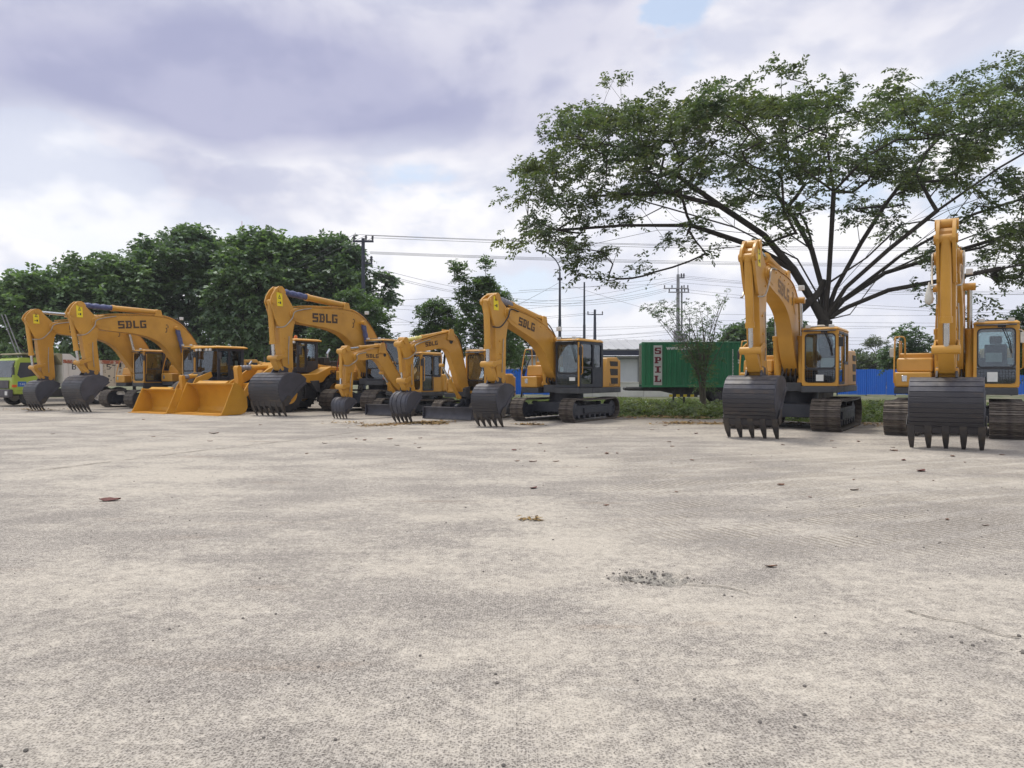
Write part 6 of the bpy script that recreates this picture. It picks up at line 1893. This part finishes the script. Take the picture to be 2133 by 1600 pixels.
lt('feathery tree between the lattice mast and the tall blue-wrapped boom', 525, 53, [(512, 526, 0, 1.4, 1.0, 46), (552, 520, 0, 1.6, 1.0, 50), (605, 532, .3, 1.8, 1.0, 50), (545, 565, -.6, 3.2, 1.6, 100), (495, 620, -.6, 2.6, 2.0, 80), (590, 610, -.4, 2.8, 2.0, 90), (540, 680, 0, 3.2, 1.6, 80)], 34)
lt('dark tree beside the utility pole with leafy sprigs sticking out to the right', 690, 54, [(655, 536, 0, 1.4, 1.1, 44), (698, 530, 0, 1.6, 1.0, 50), (722, 552, .3, 1.1, 1.2, 40), (690, 590, -.5, 2.6, 1.8, 90), (640, 640, -.5, 2.4, 2.2, 80), (735, 610, 0, 1.3, 1.3, 40), (790, 585, 0, .7, .35, 9), (798, 622, 0, .6, .35, 9), (700, 680, 0, 2.6, 1.6, 70)], 35, 'leaf_dark')
lt('rounded brighter green tree behind the loader and the tall boom', 748, 47, [(735, 650, 0, 1.3, 1.4, 70), (770, 670, 0, 1.1, 1.5, 70), (700, 690, .3, 1.6, 1.4, 70), (785, 715, 0, .8, 1.0, 40), (745, 720, 0, 1.6, 1.2, 60)], 36, 'leaf_mid', R0=.18, leaf=dict(nfr=9, L=.5, nl=5, ll=.18, lw=.09, droop=.3, up=.2))
lt('thin-stemmed tree with bare twigs on top, behind the right mini excavator', 1000, 44, [(1010, 605, 0, .75, .7, 45), (1035, 630, 0, .9, .7, 45), (975, 625, 0, .8, .8, 35), (1005, 665, 0, 1.4, .9, 70), (1040, 690, .3, 1.2, 1.0, 55), (985, 715, 0, 1.5, .9, 55), (955, 560, 0, .45, .35, 9), (962, 580, 0, .5, .3, 8), (1010, 555, 0, .35, .35, 5), (1060, 730, 0, 1.3, .8, 40)], 37, 'leaf_mid', R0=.14, leaf=dict(nfr=8, L=.42, nl=5, ll=.16, lw=.075, droop=.3, up=.2), group='small trees in the middle', rt=.010)
lt('low bushy tree left of the thin-stemmed one, above the mini excavator boom', 915, 46, [(905, 655, 0, 1.0, .75, 50), (935, 680, 0, 1.1, .9, 50), (888, 690, 0, .7, .6, 30), (915, 710, 0, 1.5, .8, 55), (850, 745, .5, 1.5, .9, 50)], 38, 'leaf_mid', R0=.12, leaf=dict(nfr=8, L=.42, nl=5, ll=.16, lw=.075, droop=.3, up=.2), group='small trees in the middle', rt=.010)
lt('dark leafy sapling in front of the warehouse eaves', 1085, 50, [(1075, 700, 0, .9, .6, 26), (1105, 705, 0, .9, .5, 22), (1125, 712, 0, .7, .4, 12), (1065, 745, 0, 1.0, .9, 30)], 39, 'leaf_dark', R0=.07, leaf=dict(nfr=7, L=.40, nl=5, ll=.17, lw=.08, droop=.3, up=.2), group='small trees in the middle', rt=.010)
lt('round tree showing above the right end of the container', 1580, 62, [(1540, 705, 0, 1.3, .9, 60), (1600, 715, 0, 1.8, 1.3, 80), (1640, 700, 0, 1.2, 1.0, 45), (1570, 735, 0, 2.2, 1.2, 70)], 40, 'leaf_dark', R0=.16, group='trees beyond the right fence')
lt('drooping young tree in front of the blue fence between the right excavators', 1905, 46, [(1890, 712, 0, .85, 1.0, 45), (1915, 735, 0, 1.1, .9, 45), (1862, 742, 0, .8, .6, 28), (1935, 755, 0, .9, .7, 30), (1885, 760, 0, 1.2, .6, 30)], 41, 'leaf_dark', R0=.09, leaf=dict(nfr=7, L=.45, nl=5, ll=.18, lw=.08, droop=.5, up=.1), group='trees beyond the right fence', rt=.010)
lt('leafy tree at the right edge behind the last cab', 2150, 36, [(2125, 660, 0, .7, .35, 14), (2150, 690, 0, .9, .7, 30), (2140, 740, 0, 1.0, .8, 45), (2175, 720, 0, 1.2, 1.2, 50), (2095, 760, 0, 1.3, .7, 45)], 42, 'leaf_mid', R0=.10, leaf=dict(nfr=7, L=.42, nl=5, ll=.16, lw=.075, droop=.35, up=.2), group='trees beyond the right fence', rt=.010)
lt('tiny far tree on a thin straight trunk above the blue fence', 1823, 95, [(1822, 714, 0, 1.1, .5, 16), (1810, 718, 0, .8, .4, 8), (1836, 718, 0, .8, .4, 8)], 43, 'leaf_far', R0=.07, leaf=dict(nfr=6, L=.7, nl=4, ll=.25, lw=.10, droop=.2, up=.2), group='trees beyond the right fence', rt=.02)
def far_bushes():
    r = np.random.RandomState(77)
    lab = {0: 'pale bushy tree in the far row above the blue fence', 1: 'far bushy tree glimpsed under the left trees'}
    spots = [(x, y, 84, 0) for x, y in ((1775, 758), (1800, 745), (1838, 756), (1870, 760), (1905, 762), (1950, 760), (2000, 756), (2050, 752), (2105, 755), (2160, 752))]
    spots += [(x, y, 62, 1) for x, y in ((-30, 730), (35, 735), (110, 740), (190, 740), (280, 735), (370, 735), (460, 738), (550, 735), (640, 738), (720, 742), (800, 750))]
    ords = ['first', 'second', 'third', 'fourth', 'fifth', 'sixth', 'seventh', 'eighth', 'ninth', 'tenth', 'eleventh']
    for k, (x, y, D, g) in enumerate(spots):
        C = lobes_px([(x, y + 12, 0, 2.0 + r.rand(), 1.3, 50), (x - 20, y + 25, 0, 1.8, 1.0, 30), (x + 22, y + 24, 0, 1.8, 1.0, 30)], 200 + k, D)
        C[:, 2] = np.maximum(C[:, 2], .3)
        b = px2w(x, 0, D)
        B = np.array([b.x, D, -.1])
        tree('far_tree', ords[k if g == 0 else k - 10] + ' ' + lab[g] + ', counted from the left', 'tree', B, C, [[B, np.array([b.x, D, .8])]], 'leaf_far' if g == 0 else 'leaf_dark', 'bark', .14, .02, dict(nfr=7, L=.8, nl=4, ll=.32, lw=.16, droop=.3), 300 + k, ('far trees above the blue fence', 'far trees under the left trees')[g])
far_bushes()

def bare_shrub():
    D = 38.0
    b = px2w(1465, 0, D)
    B = np.array([b.x, D, -.05])
    root = thing('bare_shrub', 'tall vase-shaped shrub with bare stems in front of the green container', 'shrub', (b.x, D, 0))
    r = np.random.RandomState(5)
    off = np.array([b.x, D, 0])
    stems = MB()
    tips, mids = [], []
    tgt = [(1345, 640), (1362, 655), (1380, 632), (1395, 640), (1408, 655), (1420, 640), (1435, 660), (1450, 650), (1462, 672), (1475, 645), (1485, 660), (1498, 635), (1505, 625), (1515, 612), (1520, 690), (1400, 690), (1440, 690), (1490, 690), (1375, 665), (1455, 635)]
    for k, (x, y) in enumerate(tgt):
        e = np.array(px2w(x, y, D + r.uniform(-1.2, 1.2))) - off
        s0 = np.array([r.uniform(-.16, .16), r.uniform(-.12, .12), -.05])
        m1 = s0 + (e - s0) * np.array([.09, .09, .34]) + r.normal(size=3) * .05
        m2 = s0 + (e - s0) * np.array([.42, .42, .66]) + r.normal(size=3) * .08
        pts = catmull([s0, m1, m2, e], 5)
        stems.tube(pts, [.030 * (1 - i / len(pts)) + .007 for i in range(len(pts))], 6)
        for q in range(6):
            i = r.randint(8, len(pts) - 1)
            p = np.array(pts[i])
            t = p + np.array([r.normal() * .35, r.normal() * .35, .25 + .4 * r.rand()])
            stems.tube(catmull([p, (p + t) / 2 + np.array([0, 0, .04]), t], 3), [.009, .008, .008, .007, .006, .006, .005], 4)
            tips.append(t)
        tips.append(e)
        for q in range(4):
            i = r.randint(4, 11)
            mids.append(np.array(pts[i]) + r.normal(size=3) * np.array([.22, .22, .15]))
    stems.build('stems', 'bark_pale', root, smooth=60)
    tips = np.array(tips)
    T2 = tips[r.rand(len(tips)) < .8]
    Q, tn = fronds(T2, (0, 0, 1.0), 3, .28, 4, .13, .045, .5, 9, .1)
    quad_mesh('twig_leaves', Q, 'leaf_mid', root, tn)
    thick = np.array([np.array(px2w(x, y, D - .2 + r.uniform(-.5, .5))) - off for x, y in ((1350, 642), (1362, 650), (1375, 655), (1388, 648), (1398, 650), (1380, 660), (1405, 645))])
    Q, tn = fronds(thick, (0, 0, 1.0), 6, .35, 5, .14, .05, .5, 10, .1)
    quad_mesh('top_leaves', Q, 'leaf_mid', root, tn)
    mids = np.array(mids)
    Q, tn = fronds(mids, (0, 0, 1.0), 6, .34, 5, .12, .035, .35, 11, .2)
    quad_mesh('lower_leaves', Q, 'leaf_pale', root, tn)
bare_shrub()

# ------------------------------------------------------------------ grass verge
def grass():
    r = np.random.RandomState(8)
    N = 95000
    x = r.uniform(-9, 30, N)
    e = np.array([yard_edge(v) if v > -5 else 30.2 - .44 * v for v in x])
    y = e - .25 + (r.rand(N) ** 1.8) * 26
    keep = ~((x < -1.5) & (y < e + 4)) & (x / y > -.22)
    x, y, e = x[keep], y[keep], e[keep]
    pn = np.sin(x * 1.3 + 2 * np.sin(y * .7)) * np.sin(y * .9 + 1.5 * np.sin(x * .6))
    d = y - e
    h = .58 * (.15 + .12 * r.rand(len(x)) ** 2 + .22 * np.clip(pn, -.5, 1) * (.5 + r.rand(len(x)))) * np.clip(.30 + d * .30, .25, .95)
    h = np.maximum(h, .05)
    a = r.uniform(0, 2 * PI, len(x))
    w = .018 + .020 * r.rand(len(x))
    ln = r.normal(size=(len(x), 2)) * .45 * h[:, None]
    ux, uy = np.cos(a) * w, np.sin(a) * w
    z0 = np.full(len(x), -.06)
    V = np.zeros((len(x), 4, 3))
    V[:, 0] = np.stack([x - ux, y - uy, z0], 1)
    V[:, 1] = np.stack([x + ux, y + uy, z0], 1)
    V[:, 2] = np.stack([x + ux * .7 + ln[:, 0] * .5, y + uy * .7 + ln[:, 1] * .5, z0 + h * .65], 1)
    V[:, 3] = np.stack([x + ln[:, 0], y + ln[:, 1], z0 + h], 1)
    o = quad_mesh('verge_grass', V, 'grass_leaf', None, np.clip(.5 + .17 * r.normal(size=len(x)) + .1 * pn, .1, .9))
    tag(o, 'rough green grass growing on the verge behind the yard', 'grass', kind='stuff')
    # broad-leaved weeds rising out of it
    C = []
    for (xa, xb, n) in ((1290, 1560, 120), (1640, 1860, 80), (1860, 2200, 50)):
        for k in range(n):
            px_ = r.uniform(xa, xb)
            D = r.uniform(0, 1) ** 1.4 * 9
            X0 = (px_ - CX) / F_PX * 28
            Y0 = yard_edge(X0) + .8 + D
            C.append(((px_ - CX) / F_PX * Y0, Y0, r.uniform(.02, .16) * (.4 + D / 8)))
    C = np.array(C)
    Q, tn = fronds(C, (12, 30, -3), 7, .32, 5, .13, .065, .3, 12, .5)
    o = quad_mesh('verge_weeds', Q, 'grass_leaf', None, tn)
    tag(o, 'leafy weeds growing among the grass of the verge', 'weeds', kind='stuff')
grass()

# ------------------------------------------------------------------ litter, fallen leaves, stones
def leaf_shape(name, mat, seed, L=1.0, curl=.25):
    r = random.Random(seed)
    mb = MB()
    prof = [(0, .02), (.18, .20), (.40, .29), (.62, .25), (.85, .12), (1.0, .01)]
    rows = []
    for i, (t, w) in enumerate(prof):
        z = curl * (t - .5) ** 2 * .35 + r.uniform(0, .03)
        rows.append([((t - .5), -w, z + .04 + r.uniform(-.02, .06)), ((t - .5), 0, z), ((t - .5), w, z + .04 + r.uniform(-.02, .06))])
    vs = [p for q in rows for p in q]
    fs = []
    for i in range(len(rows) - 1):
        for j in range(2):
            fs.append((i * 3 + j, i * 3 + j + 1, (i + 1) * 3 + j + 1, (i + 1) * 3 + j))
    vs2 = [(a, b, c + .015) for a, b, c in vs]
    n = len(vs)
    mb.add(vs + vs2, fs + [tuple(n + k for k in reversed(f)) for f in fs])
    return mb.mesh(name, mat, smooth=60)
LEAVES = [leaf_shape('fallen_leaf', 'dead_leaf', 1), leaf_shape('fallen_leaf', 'dead_leaf_red', 2, curl=.5), leaf_shape('fallen_leaf', 'dead_leaf', 3, curl=.7)]
def drop(x, y, size, k, label, group=None, rz=None, name='fallen_leaf', cat='leaf'):
    p = gnd(x, y)
    o = bpy.data.objects.new(name, LEAVES[k])
    z = lumps(p.x, p.y)
    o.location = (p.x, p.y, z + .004)
    o.rotation_euler = (random.Random(x).uniform(-.15, .15), 0, random.Random(y + x).uniform(0, 6.28) if rz is None else rz)
    o.scale = (size, size, size * .8)
    link(o)
    tag(o, label, cat, group)
drop(228, 1044, .25, 1, 'large reddish brown leaf lying alone on the left of the yard', rz=.1)
drop(1112, 1017, .15, 1, 'curled reddish leaf in the middle of the yard')
drop(1110, 962, .15, 1, 'reddish leaf, middle one of three in a row', rz=.2)
drop(1077, 961, .11, 2, 'dark leaf, left one of three in a row')
drop(1158, 962, .12, 2, 'dark leaf, right one of three in a row', rz=.1)
drop(1920, 981, .22, 1, 'dark curled leaf on the ground in front of the rightmost bucket')
drop(1627, 1012, .13, 2, 'small curled brown leaf below the bucket under the tree')
drop(1608, 1183, .10, 2, 'dark narrow leaf on the concrete right of the broken patch', rz=.1)
drop(1263, 1052, .08, 2, 'tiny dark leaf on the printed concrete', rz=.3)
drop(1781, 1023, .13, 0, 'flat brown leaf on the right of the yard', rz=.2)
drop(445, 904, .26, 2, 'dark crumpled leaf in front of the widest yellow bucket')
drop(1985, 952, .16, 0, 'brown leaf just below the rightmost bucket teeth')
rr = random.Random(99)
gl = 'small fallen leaves scattered over the yard'
for k in range(54):
    if k < 42:
        x, y = rr.uniform(20, 2110), 872 + 75 * rr.random() ** 1.4
    else:
        x, y = rr.uniform(1000, 2110), rr.uniform(930, 1100)
    if (700 < x < 1090 and y < 890) or (x > 1500 and y < 925):
        y += 45
    drop(x, y, rr.uniform(.06, .17) if y < 960 else rr.uniform(.04, .07), rr.randrange(3), 'small dry leaf scattered on the concrete yard', gl)

def scatter():
    r = np.random.RandomState(4)
    # drifts of dry leaves
    V = []
    for (xa, ya, xb, yb, n, sp) in ((760, 888, 930, 879, 420, .22), (870, 881, 915, 884, 260, .25), (1080, 884, 1120, 886, 120, .15), (1400, 882, 1520, 884, 260, .18), (1180, 870, 1500, 869, 800, .5), (1640, 884, 1860, 884, 420, .5), (40, 852, 110, 856, 160, .5), (1085, 1084, 1125, 1085, 40, .03), (1380, 884, 1450, 880, 120, .3), (700, 880, 760, 884, 60, .25)):
        for k in range(n):
            t = r.rand()
            p = gnd(xa + (xb - xa) * t, ya + (yb - ya) * t)
            c = np.array([p.x, p.y, 0]) + np.array([r.normal() * sp, r.normal() * sp * 1.2, 0])
            c[2] = lumps(c[0], c[1]) + .006 + .03 * r.rand() ** 2
            a = r.uniform(0, 6.28)
            L, w = .05 + .05 * r.rand(), .018 + .018 * r.rand()
            if ya > 1000:
                L, w = L * .5, w * .5
            u = np.array([math.cos(a), math.sin(a), r.normal() * .25]) * L
            v = np.array([-math.sin(a), math.cos(a), r.normal() * .35]) * w
            V.append([c - u, c + v, c + u, c - v])
    V = np.array(V)
    V[:, :, 2] = np.maximum(V[:, :, 2], .012)
    o = quad_mesh('leaf_litter', V, 'dry_litter', None)
    tag(o, 'drifts of dry yellow-brown leaf litter along the joint and the verge', 'leaf litter', kind='stuff')
    # loose grit and small stones
    mb = MB()
    def stone(x, y, s):
        n = 6
        z = lumps(x, y) + (pothole(x, y) if .5 < x < 2.4 and 4.9 < y < 6.1 else 0)
        ring = lambda rr_, dz: [(x + s * rr_ * (1 + .35 * r.rand() - .17) * math.cos(2 * PI * k / n), y + s * rr_ * (1 + .35 * r.rand() - .17) * math.sin(2 * PI * k / n), z + dz * s) for k in range(n)]
        mb.loft([ring(.42, -.1), ring(.55, .22), ring(.30, .50)])
    for k in range(60):
        x, y = 1.02 + r.normal() * .16, 5.55 + r.normal() * .09
        stone(x, y, .010 + .022 * r.rand() ** 2)
    for k in range(55):
        a = r.rand()
        x, y = 2.45 + a * 1.0 + r.normal() * .14, 4.22 - a * .55 + r.normal() * .12
        stone(x, y, .008 + .022 * r.rand() ** 2.5)
    for k in range(520):
        y = 2.6 + 12 * r.rand() ** 1.3
        x = r.uniform(-.72, .72) * y
        stone(x, y, .006 + .014 * r.rand() ** 3)
    o = mb.build('loose_grit', 'pebble')
    tag(o, 'loose grit and little stones strewn over the concrete', 'grit', kind='stuff')
scatter()

# ------------------------------------------------------------------ the hazy humid air over the whole place
def haze():
    m = bpy.data.materials.new('haze')
    m.use_nodes = True
    t = m.node_tree
    t.nodes.clear()
    w = NT(t)
    v = w.n('ShaderNodeVolumePrincipled', {'Color': (0.92, 0.94, 1.0, 1), 'Density': HAZE})
    o = w.n('ShaderNodeOutputMaterial')
    t.links.new(v.outputs[0], o.inputs['Volume'])
    MAT['haze'] = m
    b = MB().box(-905, 905, -905, 905, -1.1, 40).build('haze', 'haze')
    tag(b, 'faint even haze of humid air over the whole yard', 'haze', kind='stuff')
HAZE = 0.0005
haze()
